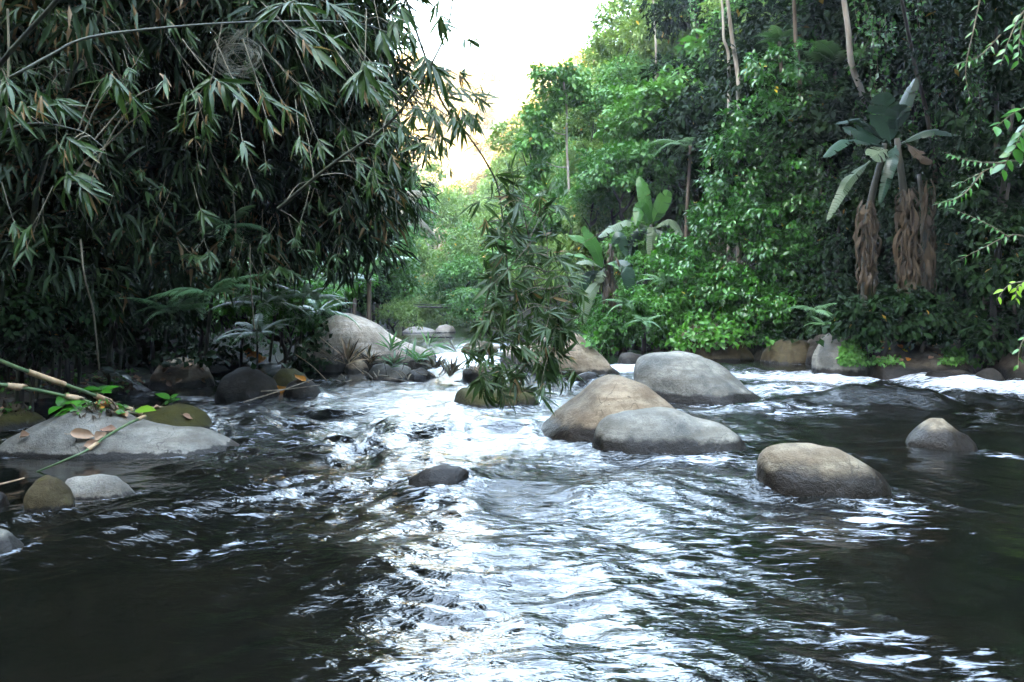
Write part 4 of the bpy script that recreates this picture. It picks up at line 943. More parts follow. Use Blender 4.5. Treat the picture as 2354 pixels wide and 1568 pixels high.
for b in BB: b.finish()

# the culm that arches over and hangs to the water in mid river
HB = Bamboo('bamboo culm arching over and hanging its leafy tip down to the water in mid river', [(700, -260, 7.4), (900, -60, 7.6), (970, 110, 7.9), (1017, 236, 8.1), (1075, 310, 8.3), (1117, 372, 8.5), (1147, 442, 8.7), (1165, 600, 8.8), (1180, 780, 8.8), (1190, 925, 8.85)], 0.016, 0.004, group=None)
HB2 = [[(1147, 442, 8.7), (1200, 470, 8.6), (1250, 520, 8.5), (1262, 640, 8.5), (1268, 800, 8.6)], [(1165, 560, 8.8), (1130, 640, 8.7), (1105, 760, 8.7), (1100, 860, 8.7)], [(1200, 470, 8.6), (1225, 600, 9.0), (1232, 760, 9.0), (1215, 900, 9.0)]]
for pts in HB2:
    P = np.array([at(*p) for p in pts]); q = spline(P, 30)
    HB.twigs.append(tube(q, np.linspace(0.008, 0.003, 30), 5, cap=False)); HB.Q = np.vstack([HB.Q, q])
REG2 = [(1135, 385), (1185, 405), (1290, 465), (1262, 540), (1330, 650), (1345, 740), (1318, 900), (1230, 950), (1190, 968), (1120, 938), (1075, 860), (1092, 760), (1122, 650), (1112, 540)]
for (u, v, ln, n, dx, dz, dry) in [(1175, 395, .24, 8, .4, 1, .0), (1200, 430, .28, 8, .8, -.3, .0), (1150, 430, .22, 7, .6, .6, 0), (1085, 470, .24, 6, -1, -.4, .1), (1115, 520, .26, 7, -.1, -1, .3), (1270, 470, .30, 8, .9, .2, .2), (1290, 480, .28, 7, .8, -.5, .2), (1255, 430, .26, 6, .1, 1, .0),
                              (1130, 640, .28, 7, -1, .1, .1), (1110, 750, .32, 8, -.8, -.7, .05), (1120, 800, .34, 9, -.5, -1, .1), (1110, 870, .36, 10, -.5, -1, .05), (1150, 860, .36, 9, -.1, -1, .0), (1185, 880, .36, 9, .1, -1, .35), (1195, 860, .34, 8, .1, -1, .5), (1260, 820, .36, 10, .2, -1, .0), (1275, 780, .34, 9, .6, -1, .0), (1300, 760, .34, 8, .8, -.8, .1), (1310, 640, .32, 8, .9, -.3, .1), (1290, 590, .3, 8, .9, -.4, .1), (1240, 850, .34, 9, .1, -1, 0)]:
    put(u, v, 8.6 + g.normal(0, .15), (dx, g.normal(-.2, .25), dz), (g.normal(0, .25), -0.75, 0.5), n, ln, dry, to=HB)
k = 0
while k < 230:
    u, v = g.uniform(1070, 1345), g.uniform(385, 960)
    if not inside(REG2, u, v) or (v < 560 and g.random() < 0.2) or (v > 800 and g.random() < .35): continue
    put(u, v - 20, 8.7 + g.normal(0, 0.28), (g.normal(0.15, 0.85), g.normal(-0.1, 0.5), g.normal(-0.6, 0.55)), (g.normal(0, .5), -0.6, g.uniform(0.1, 0.8)), int(g.integers(5, 10)), g.uniform(0.2, 0.3), 0.035, to=HB)
    k += 1
HB.finish()

# ================================================================ ferns, palms, bananas
def frond_mesh(name, mat, pairs=22, droop=0.55, width=0.22, leaf_w=0.028, tip=0.0, ragged=0.0, hang=0.25, seed=0, n_seg=2):
    """A pinnate frond of unit length along +Y that arches down; each side carries narrow leaflets."""
    g = np.random.default_rng(seed); parts = []
    s = np.linspace(0, 1, 14); y = s * (1 - 0.25 * droop * s); z = 0.22 * s - droop * s ** 2
    R = np.stack([0 * s, y, z], 1); parts.append(tube(R, np.linspace(0.008, 0.002, 14), 4, cap=False))
    T = lance(0.5 * leaf_w / 0.22, 0.35, 0.01)
    P, D, Nn, S = [], [], [], []
    for i in range(pairs):
        t = 0.14 + 0.85 * (i + 0.5) / pairs
        p = np.array([0, np.interp(t, s, y), np.interp(t, s, z)])
        prof = math.sin(math.pi * min(1, (t * 0.92 + 0.08)) ** 0.75) ** 0.8
        for sd in (-1, 1):
            if g.random() < ragged: continue
            D.append((sd, 0.45 + 0.5 * t, -hang + g.normal(0, 0.06))); P.append(p); Nn.append((0.1 * sd, 0.2, 1)); S.append(max(0.02, width * prof * g.uniform(0.9, 1.08)))
    parts.append(scatter(np.array(P), np.array(D), np.array(Nn), np.array(S), T, np.full(len(P), 0.5)))
    V, F, t, a = merge(*parts)
    return make_mesh(name, V, F, M[mat], tint=np.clip(0.5 + 0 * t, 0, 1), along=a, smooth=True)
FR = {
    'fern': [frond_mesh('frond', 'fern_leaf', 26, d, 0.20, 0.038, seed=i) for i, d in enumerate((0.45, 0.7, 0.95))],
    'tree': [frond_mesh('frond', 'fern_leaf', 30, d, 0.26, 0.034, hang=0.1, seed=5 + i) for i, d in enumerate((0.35, 0.6, 0.9))],
    'palm': [frond_mesh('frond', 'palm_dry', 34, d, 0.30, 0.03, hang=1.3, ragged=0.1, seed=9 + i) for i, d in enumerate((0.6, 0.85))],
}
def set_frame(o, p, d, n, s):
    o.matrix_local = leaf_matrix(np.array(p, float), np.array(d, float), np.array(n, float), s, 1.0)
def fern(label, base, size, n=9, kind='fern', trunk=0.0, name='fern', group=None, seed=0, spread=(0, 6.283), up=(0.35, 0.9), cat='fern'):
    g = np.random.default_rng(100 + seed)
    t = thing(name, label, cat, base, group)
    if trunk > 0:
        P = np.array([[0, 0, -0.3], [g.normal(0, .05), 0, trunk * .5], [g.normal(0, .08), 0, trunk]])
        link('trunk', make_mesh('trunk', *tube(spline(P, 10), np.linspace(0.06, 0.05, 10), 8)[:2], M['bark_brown'], smooth=True), t)
    for i in range(n):
        a = spread[0] + (spread[1] - spread[0]) * (i + g.uniform(-.3, .3)) / n; u = g.uniform(*up)
        f = link('frond', FR[kind][i % len(FR[kind])], t)
        d = np.array([math.cos(a), math.sin(a), u])
        set_frame(f, (0, 0, trunk), d, np.array([-math.cos(a) * u, -math.sin(a) * u, 1.0]), size * g.uniform(0.8, 1.1))
    return t
def fern_at(label, u, v, Y, size, **kw):
    """Rosette centre seen at (u, v); a tree fern gets the trunk that reaches the ground."""
    b, h = foot(u, v, Y)
    tr = kw.pop('tree', False)
    if tr: return fern(label, b, size, trunk=max(h, 0.3), **kw)
    return fern(label, at(u, v, Y) if abs(h) < 6 else b, size, **kw)
G = 'tree ferns of the gorge'
fern_at('tree fern with wide pale fronds beside the leaning white trunk, behind the vine covered tree', 1932, 165, 22.3, 1.75, tree=True, n=11, kind='tree', name='tree_fern', cat='tree fern', group=G, seed=1)
fern_at('tree fern with drooping yellowish fronds between the domed trees and the vine covered tree', 1575, 335, 24.6, 1.2, tree=True, up=(0.0, 0.45), n=9, kind='tree', name='tree_fern', cat='tree fern', group=G, seed=2)
fern_at('small tree fern near the two white trunks at the upper right', 1800, 95, 23, 1.0, tree=True, n=9, kind='tree', name='tree_fern', cat='tree fern', group=G, seed=3)
fern_at('tree fern leaning over the water beside the big humped boulder', 845, 625, 19, 1.5, tree=True, n=10, kind='tree', name='tree_fern', cat='tree fern', group=G, seed=4)
fern_at('tree fern with pale hanging fronds left of the far pool', 815, 590, 24, 1.7, tree=True, n=9, kind='tree', name='tree_fern', cat='tree fern', group=G, seed=5)
fern_at('fern rosette among the trees right of the leaning skyline tree', 1510, 160, 36, 1.1, tree=True, n=9, kind='tree', name='tree_fern', cat='tree fern', group=G, seed=6)
GF = 'ferns on the left bank'
for i, (u, v, Y, s, lab) in enumerate([
        (330, 560, 11.0, .7, 'fern with lit fronds hanging in the deep shade below the fan of broad leaves'), (430, 610, 11.5, .7, 'fern spreading over the shade, right of the hanging lit fern'), (240, 620, 10.4, .7, 'fern beneath the tan tipped leaves near the left edge'),
        (520, 520, 10.5, .7, 'fern high in the shade left of the humped boulder'), (480, 680, 10, .8, 'dim fern above the lichen patched boulder'), (160, 650, 9.8, .6, 'dim fern close to the left edge above the stalks'),
        (650, 620, 13, .9, 'bright green fern in the glossy bank left of the humped boulder'), (700, 690, 14, 1.0, 'bright fern arching towards the humped boulder'), (610, 700, 12.5, .9, 'fern low over the left channel'),
        (750, 650, 15, 1.0, 'fern with long pale fronds above the humped boulder'), (570, 640, 12, .8, 'fern beside the dead brown leaf clump'), (730, 720, 15.5, .9, 'fern directly behind the crown of the humped boulder'), (590, 770, 12.6, .8, 'fern near the water by the bluish grey stone'), (400, 720, 10.2, .7, 'faint fern in the dark hollow above the left stones')]):
    fern_at(lab, u, v, Y, s, n=10, group=GF, seed=20 + i, up=(0.1, 0.8))
GR = 'ferns on the right bank'
for i, (u, v, Y, s, lab) in enumerate([
        (1870, 715, 17.5, .8, 'green fern above the grey boulder on the right bank'), (1900, 750, 17, .6, 'small fern behind the shiny dark boulder'), (2150, 760, 16.5, .9, 'fern spreading over the ivy ledge'), (2215, 750, 16.5, .8, 'fern right of the one spreading over the ivy ledge'), (2090, 775, 16.2, .6, 'small fern on the back of the ledge rock'),
        (1530, 650, 22, .9, 'fern in the green bank right of the banana plants'), (1440, 700, 22, .8, 'fern under the yellowish banana stems'), (1480, 740, 21, .7, 'low fern over the waterside by the ochre cliff boulder'), (1400, 750, 23, .7, 'fern above the small pale round boulder')]):
    fern_at(lab, u, v, Y, s, n=9, group=GR, seed=60 + i, up=(0.1, 0.8))
# drooping dry palm fronds at the far left
fern_at('palm with long drooping fronds at the far left of the valley', 868, 480, 36, 2.9, tree=True, n=9, kind='palm', name='palm', cat='palm', seed=7, spread=(-1.1, 1.0), up=(0.1, 0.9))

def banana_leaf(pts, w, mat, nrm=(0, -0.6, 0.8), tears=5, seed=0, fold=0.25, thing_=None, origin=None, label=None):
    """A banana leaf: midrib along pts, two blades with torn edges."""
    g = np.random.default_rng(seed); n = 22
    Q = spline(np.array(pts, float), n); T = unit(np.gradient(Q, axis=0)); nr = unit(np.array(nrm, float))
    X = unit(np.cross(T, nr)); Z = np.cross(X, T)
    s = np.linspace(0, 1, n); prof = w * np.clip(np.sin(np.pi * np.clip((s - 0.06) / 0.94, 0, 1) ** 0.8), 0, 1) ** 0.55
    V, F, A = [], [], []
    for sd in (-1, 1):
        cut = set(g.choice(np.arange(4, n - 2), size=tears, replace=False).tolist()) if tears else set()
        run = 0
        for i in range(n - 1):
            if i in cut: run = g.uniform(-0.35, 0.35)
            f = fold + run
            sh = -0.35 * (1 - math.cos(g.uniform(0, .5))) 
            q0, q1 = Q[i], Q[i + 1]
            gap = 0.25 if (i + 1) in cut else 0.0
            e0 = q0 + X[i] * sd * prof[i] - Z[i] * prof[i] * f + T[i] * prof[i] * 0.35
            e1 = q1 + X[i + 1] * sd * prof[i + 1] - Z[i + 1] * prof[i + 1] * f + T[i + 1] * prof[i + 1] * 0.35
            e1 = e1 + (e0 - e1) * gap
            m0 = (q0 + e0) / 2 + Z[i] * prof[i] * 0.08; m1 = (q1 + e1) / 2 + Z[i] * prof[i] * 0.08
            b = len(V); V += [q0, q1, m1, m0, e1, e0]; A += [s[i], s[i + 1], s[i + 1], s[i], s[i + 1], s[i]]
            F += [(b, b + 1, b + 2, b + 3), (b + 3, b + 2, b + 4, b + 5)]
    rib = tube(Q - Z * 0.01, np.linspace(0.022, 0.006, n), 5, cap=False)
    V = np.array(V); parts = [(V, np.array(F), np.full(len(V), 0.4), np.array(A)), (rib[0], rib[1], np.full(len(rib[0]), 0.95), np.full(len(rib[0]), .0075))]
    V, F, t, a = merge(*parts)
    o = link('leaf', make_mesh('leaf', V - origin, F, M[mat], tint=t, along=a, smooth=True), thing_)
    if label: o['label'] = label
    return o
def banana(label, stems, leaves, skirts=(), seed=0, group='banana plants of the right bank'):
    """stems: list of ((u, v, Y), (u, v, Y), r); leaves: (picture points with depth, half width m, material, facing)."""
    b = at(*stems[0][0]); t = thing('banana_plant', label, 'banana plant', b, group)
    for k, st in enumerate(stems):
        r = st[-1]; P = np.array([at(*p) for p in st[:-1]])
        link('stem', make_mesh('stem', *[(V - b, F) for V, F, _, _ in [tube(spline(P, 14), np.linspace(r, r * 0.45, 14), 10)]][0], M['pseudostem'], smooth=True), t)
    for k, (pts, w, mat, nrm) in enumerate(leaves):
        banana_leaf([at(*p) for p in pts], w, mat, nrm, tears=4 + k % 3, seed=seed * 31 + k, thing_=t, origin=b)
    g = np.random.default_rng(seed)
    for (u, v0, v1, Y, r, n) in skirts:
        for k in range(n):
            v = v0 + (v1 - v0) * (k + g.random()) / n; a = g.uniform(2.6, 6.8); c = at(u, v, Y); rr = r * g.uniform(0.8, 1.15)
            L = g.uniform(0.16, 0.55) * (1 if g.random() < .8 else 1.5); fl = g.uniform(.9, 1.7); sw = g.normal(0, .35)
            p0 = c + np.array([math.cos(a) * rr * 0.55, math.sin(a) * rr * 0.55, 0.10])
            p1 = c + np.array([math.cos(a + sw * .4) * rr * fl, math.sin(a + sw * .4) * rr * fl, -L * 0.3]); p2 = c + np.array([math.cos(a + sw) * rr * g.uniform(.7, 1.5), math.sin(a + sw) * rr * 1.05, -L])
            Q = spline([p0, p1, p2], 6) + g.normal(0, .012, (6, 3)); tw = g.uniform(0.018, 0.06); sd = unit(np.array([-math.sin(a), math.cos(a), g.normal(0, .5)]))
            pr = np.array([.5, .9, 1, .95, .7, .2]) * tw * g.uniform(.6, 1.3, 6); cur = np.array([math.cos(a), math.sin(a), 0]) * g.uniform(-.03, .05)
            V = np.concatenate([Q - sd * pr[:, None], Q + cur, Q + sd * pr[:, None] * g.uniform(.5, 1.2, (6, 1))]); F = [(i, i + 1, 7 + i, 6 + i) for i in range(5)] + [(6 + i, 7 + i, 13 + i, 12 + i) for i in range(5)]
            link('dead_leaf', make_mesh('dead_leaf', V - b, F, M['dead_leaf'], tint=np.full(18, g.random() * 0.85), along=np.zeros(18), smooth=True), t)
    return t
up = (0, -0.9, 0.4)
banana('banana plant with upright bright leaves and a whitish hanging leaf, above the green bank', [((1502, 680, 25), (1497, 515, 25), 0.11)], [
    ([(1497, 520, 25), (1484, 460, 25), (1470, 405, 25.2)], .24, 'banana_leaf', (0.3, -1, .2)), ([(1500, 515, 25), (1520, 470, 24.6), (1537, 438, 24.4)], .25, 'banana_leaf', (-.2, -1, .4)),
    ([(1500, 525, 25), (1440, 508, 24.6), (1374, 546, 24.2)], .22, 'banana_leaf_pale', (0, -.5, 1)), ([(1502, 525, 25), (1540, 505, 24.7), (1568, 545, 24.4)], .22, 'banana_leaf_pale', (0, -.6, 1)),
    ([(1497, 520, 25), (1474, 478, 24.7), (1462, 520, 24.5)], .2, 'banana_leaf', (-.2, -1, .1)), ([(1502, 522, 24.9), (1500, 540, 24.6), (1496, 625, 24.6)], .17, 'banana_leaf_pale', (.1, -1, .1)),
    ([(1504, 518, 25), (1522, 480, 25.2), (1545, 455, 25.4)], .15, 'banana_leaf_dark', (0, -1, .5)), ([(1504, 525, 25), (1525, 540, 24.8), (1530, 600, 24.8)], .18, 'banana_leaf_dark', (.3, -1, .1)), ([(1497, 525, 25.2), (1460, 550, 25.2), (1440, 640, 25.2)], .2, 'banana_leaf_dark', (0, -1, .1))], seed=1)
banana('low banana plant with a glowing upright leaf, right behind the hanging bamboo', [((1392, 740, 23), (1388, 618, 23), 0.09), ((1408, 740, 23.1), (1404, 560, 23.1), 0.10)], [
    ([(1388, 622, 23), (1368, 570, 22.8), (1340, 520, 22.8)], .2, 'banana_leaf', (.4, -1, .3)), ([(1386, 618, 23), (1345, 590, 22.7), (1300, 584, 22.6)], .15, 'banana_leaf', (0, -.7, 1)),
    ([(1388, 618, 23), (1350, 600, 22.5), (1308, 612, 22.4)], .14, 'banana_leaf_pale', (0, -.5, 1)), ([(1388, 612, 23), (1405, 604, 22.6), (1424, 617, 22.4)], .1, 'banana_leaf', (0, -.6, 1)),
    ([(1384, 610, 23), (1350, 560, 22.8), (1305, 540, 22.8)], .14, 'banana_leaf', (0, -.8, .8)), ([(1386, 620, 22.9), (1382, 635, 22.7), (1375, 650, 22.7)], .14, 'banana_leaf_pale', (.1, -1, .1)), ([(1384, 625, 23), (1350, 640, 22.8), (1330, 690, 22.8)], .16, 'banana_leaf_dark', (0, -1, .2)),
    ([(1404, 565, 23.1), (1425, 545, 23), (1440, 590, 23)], .16, 'banana_leaf_dark', (0, -1, .2)), ([(1404, 600, 23.1), (1440, 620, 22.8), (1450, 690, 22.8)], .2, 'banana_leaf_dark', (0, -1, .2)), ([(1384, 640, 22.9), (1355, 680, 22.6), (1340, 750, 22.6)], .16, 'banana_leaf_pale', (0, -1, .2))],
    skirts=[(1408, 575, 700, 23, .12, 26), (1394, 640, 700, 22.9, .1, 14)], seed=2)
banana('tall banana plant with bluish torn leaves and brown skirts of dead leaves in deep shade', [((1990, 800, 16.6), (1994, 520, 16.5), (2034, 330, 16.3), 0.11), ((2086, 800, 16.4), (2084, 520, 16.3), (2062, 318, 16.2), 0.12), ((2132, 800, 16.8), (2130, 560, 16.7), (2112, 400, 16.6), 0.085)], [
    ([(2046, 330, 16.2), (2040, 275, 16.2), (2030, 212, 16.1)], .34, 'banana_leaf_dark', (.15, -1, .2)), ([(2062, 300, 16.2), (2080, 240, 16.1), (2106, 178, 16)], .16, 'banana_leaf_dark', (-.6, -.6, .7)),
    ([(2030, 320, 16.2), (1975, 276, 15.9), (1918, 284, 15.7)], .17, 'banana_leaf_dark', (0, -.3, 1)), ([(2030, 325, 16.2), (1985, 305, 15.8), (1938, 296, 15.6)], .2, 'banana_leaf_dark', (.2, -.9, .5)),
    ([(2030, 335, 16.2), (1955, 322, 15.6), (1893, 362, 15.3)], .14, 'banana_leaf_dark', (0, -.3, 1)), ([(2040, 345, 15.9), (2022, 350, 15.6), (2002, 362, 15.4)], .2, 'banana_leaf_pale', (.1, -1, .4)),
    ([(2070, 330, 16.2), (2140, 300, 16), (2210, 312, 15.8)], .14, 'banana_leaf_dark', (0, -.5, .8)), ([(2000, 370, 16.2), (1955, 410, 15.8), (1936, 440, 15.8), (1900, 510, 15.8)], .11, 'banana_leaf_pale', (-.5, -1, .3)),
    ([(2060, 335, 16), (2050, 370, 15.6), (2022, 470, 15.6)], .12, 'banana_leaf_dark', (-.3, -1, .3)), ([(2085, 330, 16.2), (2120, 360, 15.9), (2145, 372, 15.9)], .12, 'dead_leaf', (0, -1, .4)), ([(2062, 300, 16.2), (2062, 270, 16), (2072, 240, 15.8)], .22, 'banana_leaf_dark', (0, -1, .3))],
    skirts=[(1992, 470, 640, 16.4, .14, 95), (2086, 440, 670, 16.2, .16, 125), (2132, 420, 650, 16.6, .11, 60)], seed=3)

# ================================================================ the right bank
def mass(label, cat, name, clumps, mat, leaf, per, seed, T=T_BROAD, droop=0.8, stemmat='bark_dark', stem=None, group=None, part='foliage', dens=1.0):
    """One plant whose leaves cover several swellings (u, v, Y, r metres)."""
    g = np.random.default_rng(seed); cs = [(at(u, v, Y), r) for u, v, Y, r in clumps]
    base, _ = foot(*clumps[0][:3])
    t = thing(name, label, cat, base, group); parts = []
    for k, (c, r) in enumerate(cs):
        V, F, tt, a = crown_leaves(seed * 50 + k, puffs=int(26), per=int(per * dens), leaf=leaf / r, R=(1, 0.9, 1.0), T=T, puff_r=0.32, droop=droop, low=-0.95)
        parts.append((V * r + c - base, F, tt, a))
    V, F, tt, a = merge(*parts)
    link(part, make_mesh(part, V, F, M[mat], tint=tt), t)
    tr = []
    for c, r in cs[:6]:
        b = np.array([c[0] * 0.6 + cs[0][0][0] * 0.4, c[1] + 0.3 * r, min(float(ground_z(c[0], c[1])), c[2] - r)])
        tr.append(tube(spline([b - base - np.array([0, 0, .4]), (b + c) / 2 - base + g.normal(0, .15, 3), c - base], 10), np.linspace(0.09, 0.03, 10), 6))
    V, F, _, _ = merge(*tr); link('stem' if part == 'foliage' else 'trunk', make_mesh('stem', V, F, M[stemmat], smooth=True), t)
    return t
mass('tall tree wrapped in glossy vines, bright on its left side and black on its right', 'tree', 'vine_covered_tree', [
    (1800, 190, 22.5, 1.25), (1740, 290, 22.5, 1.2), (1855, 300, 22.3, 1.25), (1700, 400, 22.3, 1.15), (1800, 400, 22, 1.3), (1900, 420, 22, 1.2), (1680, 500, 22, 1.05), (1780, 520, 21.7, 1.3), (1880, 550, 21.7, 1.2), (1830, 640, 21.5, 1.2), (1750, 630, 21.4, 1.1), (1930, 300, 22.6, .9)], 'vine_leaf', 0.17, 95, 3)
mass('shrub sprawling down the bank at the left foot of the vine covered tree', 'shrub', 'bank_shrub', [(1640, 590, 22, 1.0), (1600, 660, 21.8, .95), (1680, 680, 21.4, .9), (1560, 600, 23, .8)], 'vine_leaf', 0.15, 80, 4, group='shrubs of the right bank')
mass('bright leafy shrub under the banana plants, touching the hanging bamboo', 'shrub', 'bank_shrub', [(1390, 760, 22.5, .7), (1450, 730, 22.5, .85), (1370, 710, 23.5, .6)], 'fresh_leaf', 0.12, 90, 5, group='shrubs of the right bank')
mass('pinkish leaved shrub thicket in the middle of the green bank', 'shrub', 'bank_shrub', [(1520, 700, 22, .85), (1480, 640, 23.5, .8), (1550, 740, 21.6, .7)], 'fresh_leaf', 0.13, 80, 6, group='shrubs of the right bank')
mass('dark shrub over the ochre cliff boulder', 'shrub', 'bank_shrub', [(1720, 740, 21, .8), (1640, 715, 21.6, .7), (1790, 720, 20.6, .8)], 'vine_leaf', 0.14, 70, 7, group='shrubs of the right bank')
mass('low fresh green plants behind the small pale round boulder', 'shrub', 'bank_shrub', [(1395, 772, 23.2, .35), (1440, 770, 22.6, .4), (1350, 765, 24, .4)], 'fresh_leaf', 0.09, 60, 8, group='shrubs of the right bank')
GD = 'dark creeper covered trees of the right bank'
for i, (cl, lab) in enumerate([
        ([(1990, 560, 19.5, 1.2), (1960, 680, 19, 1.0), (1930, 480, 20, 1.0)], 'shaded bush left of the brown banana skirts'),
        ([(2200, 500, 17.8, 1.1), (2260, 600, 17, 1.1), (2180, 640, 17.8, .9)], 'shaded bush right of the brown banana skirts'),
        ([(2050, 700, 18.6, .9), (2120, 720, 18.2, .8)], 'shaded bush behind the feet of the tall banana plant'),
        ([(1985, 735, 15.9, .5), (2075, 725, 15.8, .5), (2140, 735, 15.9, .45)], 'shaded bush in front of the feet of the tall banana plant'),
        ([(2330, 700, 15.5, 1.0), (2380, 600, 15, 1.2), (2300, 760, 16, .7)], 'shaded bush at the right edge above the dark rounded boulder'),
        ([(2100, 180, 20, 1.3), (2060, 60, 21, 1.4), (2000, 100, 22, 1.0)], 'creeper hung tree above the tall banana plant'),
        ([(2200, 280, 18.5, 1.3), (2190, 120, 19, 1.4), (2230, 400, 18, 1.1)], 'creeper hung tree right of the tall banana plant'),
        ([(2290, 60, 16.5, 1.4), (2330, 240, 15.5, 1.2)], 'dark tree at the upper right corner'),
        ([(2320, 420, 15.5, 1.2), (2290, 520, 16, 1.0)], 'dark tree at the right edge, halfway up'),
        ([(1900, 40, 25, 1.5), (1850, 100, 25, 1.0)], 'leafy tree between the straight brown trunk and the leaning white trunk'),
        ([(1760, 20, 28, 1.5), (1720, 90, 29, 1.1)], 'leafy tree above the vine covered tree'),
        ([(1900, 640, 20.6, 1.1), (1880, 730, 20, .8)], 'black shaded undergrowth at the right foot of the vine covered tree'),
        ([(2080, 480, 19, 1.2), (2040, 400, 19.5, 1.1), (2130, 560, 18.6, 1.0)], 'dark tree directly behind the tall banana plant')]):
    mass(lab, 'tree' if 'tree' in lab else 'bush', 'dark_tree' if 'tree' in lab else 'dark_bush', cl, 'forest_leaf' if i in (9, 10) else 'shaded_leaf', 0.17, 62, 20 + i, group=GD, part='crown' if 'tree' in lab else 'foliage')

# hanging creepers: strings of leaves
def creeper(label, u, v0, v1, Y, n, leaf, seed, mat='vine_leaf', sway=12, group='creepers hanging on the right bank', strands=1, name='creeper'):
    g = np.random.default_rng(seed); b = at(u, v0, Y); t = thing(name, label, 'creeper', b, group); st = []; parts = []
    for k in range(strands):
        du = g.normal(0, 14) if strands > 1 else 0; vv1 = v1 - abs(g.normal(0, 40)) * (k > 0)
        P = np.array([at(u + du + g.normal(0, sway) * q, v0 + (vv1 - v0) * q, Y + g.normal(0, .15)) for q in np.linspace(0, 1, 7)])
        Q = spline(P, 50); st.append(tube(Q - b, 0.008, 4, cap=False))
        i = g.integers(0, 50, n); p = Q[i] + g.normal(0, 0.05, (n, 3)); d = unit(g.normal(0, .6, (n, 3)) + np.array([0, -.3, -.8]))
        parts.append(scatter(p - b, d, unit(g.normal(0, .4, (n, 3)) + np.array([-.2, -.7, .7])), leaf * g.uniform(.6, 1.3, n), T_BROAD, g.uniform(0, .95, n), np.full(n, 1.25)))
    V, F, _, _ = merge(*st); link('stem', make_mesh('stem', V, F, M['twig']), t)
    V, F, tt, a = merge(*parts); link('foliage', make_mesh('foliage', V, F, M[mat], tint=tt), t)
for i, (u, v0, v1, Y, s, lab) in enumerate([
        (1880, -20, 190, 23, 2, 'pair of thin creepers left of the leaning white trunk'), (2030, 40, 300, 19.6, 4, 'curtain of creepers above the bluish banana leaves'), (2110, 0, 330, 19, 4, 'curtain of creepers along the thin slanting trunk'), (2170, 60, 420, 18, 3, 'creepers trailing right of the tall banana plant'),
        (1900, 330, 520, 20.8, 3, 'creepers dangling on the black side of the vine covered tree'), (1960, 230, 420, 20.5, 3, 'creepers left of the bluish banana leaves'), (2240, 100, 380, 17, 3, 'creepers under the dark corner tree'), (1730, 660, 790, 20.4, 2, 'creeper hanging in front of the ochre cliff boulder'), (1610, -20, 120, 34, 3, 'creepers hanging in the dark hollow tree'), (1990, -30, 160, 20.5, 3, 'creepers hanging from the top edge above the leaning white trunk')]):
    creeper(lab, u, v0, v1, Y, 60, 0.13, 300 + i, strands=s)

# pale and brown trunks
def trunk_tree(label, pts, r, mat, crown, seed, leaf=0.16, cmat='forest_leaf', per=60, name='slender_tree', limbs=(), T=T_BROAD, ovate=False):
    """A visible trunk through picture points, set on the ground, with the crown clumps it carries."""
    P = [at(*p) for p in pts]; b, _ = foot(*pts[-1]); b = np.array([P[-1][0], P[-1][1], min(P[-1][2], b[2])])
    dn = P[-1][2] - b[2] + .3
    pl = [p for p in P] + ([P[-1] - np.array([0, 0, dn * q / 4]) for q in (1, 2, 3, 4)] if dn > 0.6 else [])
    t = thing(name, label, 'tree', b, None); Q = spline(np.array(pl)[::-1], 40)
    parts = [tube(Q - b, np.linspace(r, r * 0.6, 40), 8)]
    for (p, q) in limbs:
        a, c = at(*p), at(*q); parts.append(tube(spline([a - b, (a + c) / 2 - b + np.array([0, 0, -.08]), c - b], 8), np.linspace(r * .45, r * .15, 8), 5))
    V, F, _, _ = merge(*parts); link('trunk', make_mesh('trunk', V, F, M[mat], smooth=True), t)
    cp = []
    for k, (u, v, Y, rr) in enumerate(crown):
        V, F, tt, a = crown_leaves(seed * 70 + k, puffs=18, per=per, leaf=leaf / rr, R=(1, 1, .9), T=T, puff_r=0.36, droop=0.6, low=-.8)
        cp.append((V * rr + at(u, v, Y) - b, F, tt, a))
    V, F, tt, a = merge(*cp); link('crown', make_mesh('crown', V, F, M[cmat], tint=tt), t)
trunk_tree('slender tree with large leaves and a thin pale trunk, tallest against the glowing gap', [(1290, 155, 33), (1302, 240, 33), (1303, 330, 33), (1308, 440, 33), (1312, 540, 33)], 0.075, 'bark_pale',
    [(1255, 190, 33, .75), (1310, 175, 33, .7), (1240, 260, 33, .7), (1330, 215, 33, .6), (1275, 230, 33.3, .6), (1225, 320, 33, .6), (1330, 290, 33.4, .45), (1260, 330, 33.4, .6), (1240, 400, 33.5, .55)], 1, leaf=0.27, per=26, limbs=[((1303, 310, 33), (1265, 295, 33)), ((1303, 385, 33), (1255, 372, 33)), ((1302, 230, 33), (1260, 200, 33)), ((1301, 220, 33), (1335, 215, 33))])
trunk_tree('thinner of the two bent white trunks at the upper right', [(1655, -60, 24.5), (1662, 40, 24.5), (1664, 90, 24.5), (1675, 130, 24.5)], 0.06, 'bark_pale', [(1640, -110, 24.5, .9), (1600, -90, 25, .7)], 2, per=50)
trunk_tree('stouter of the two bent white trunks at the upper right', [(1665, -60, 24), (1676, 30, 24), (1683, 90, 24), (1693, 150, 24), (1698, 200, 24)], 0.085, 'bark_pale', [(1690, -110, 24, .9), (1740, -90, 24.5, .7)], 3, per=50)
trunk_tree('straight light brown trunk between the white trunks and the tree fern', [(1822, -60, 22), (1826, 20, 22), (1830, 100, 22), (1838, 170, 22)], 0.075, 'bark_brown', [(1810, -100, 22, .8), (1850, -90, 22.5, .7)], 4, per=50)
trunk_tree('leaning white trunk with hanging moss beside the wide tree fern', [(1930, -70, 20.5), (1940, 0, 20.5), (1950, 70, 20.5), (1958, 150, 20.5), (1985, 230, 20.5)], 0.1, 'bark_pale', [(1950, -110, 20.5, .9), (2000, -90, 21, .8)], 5, per=50)
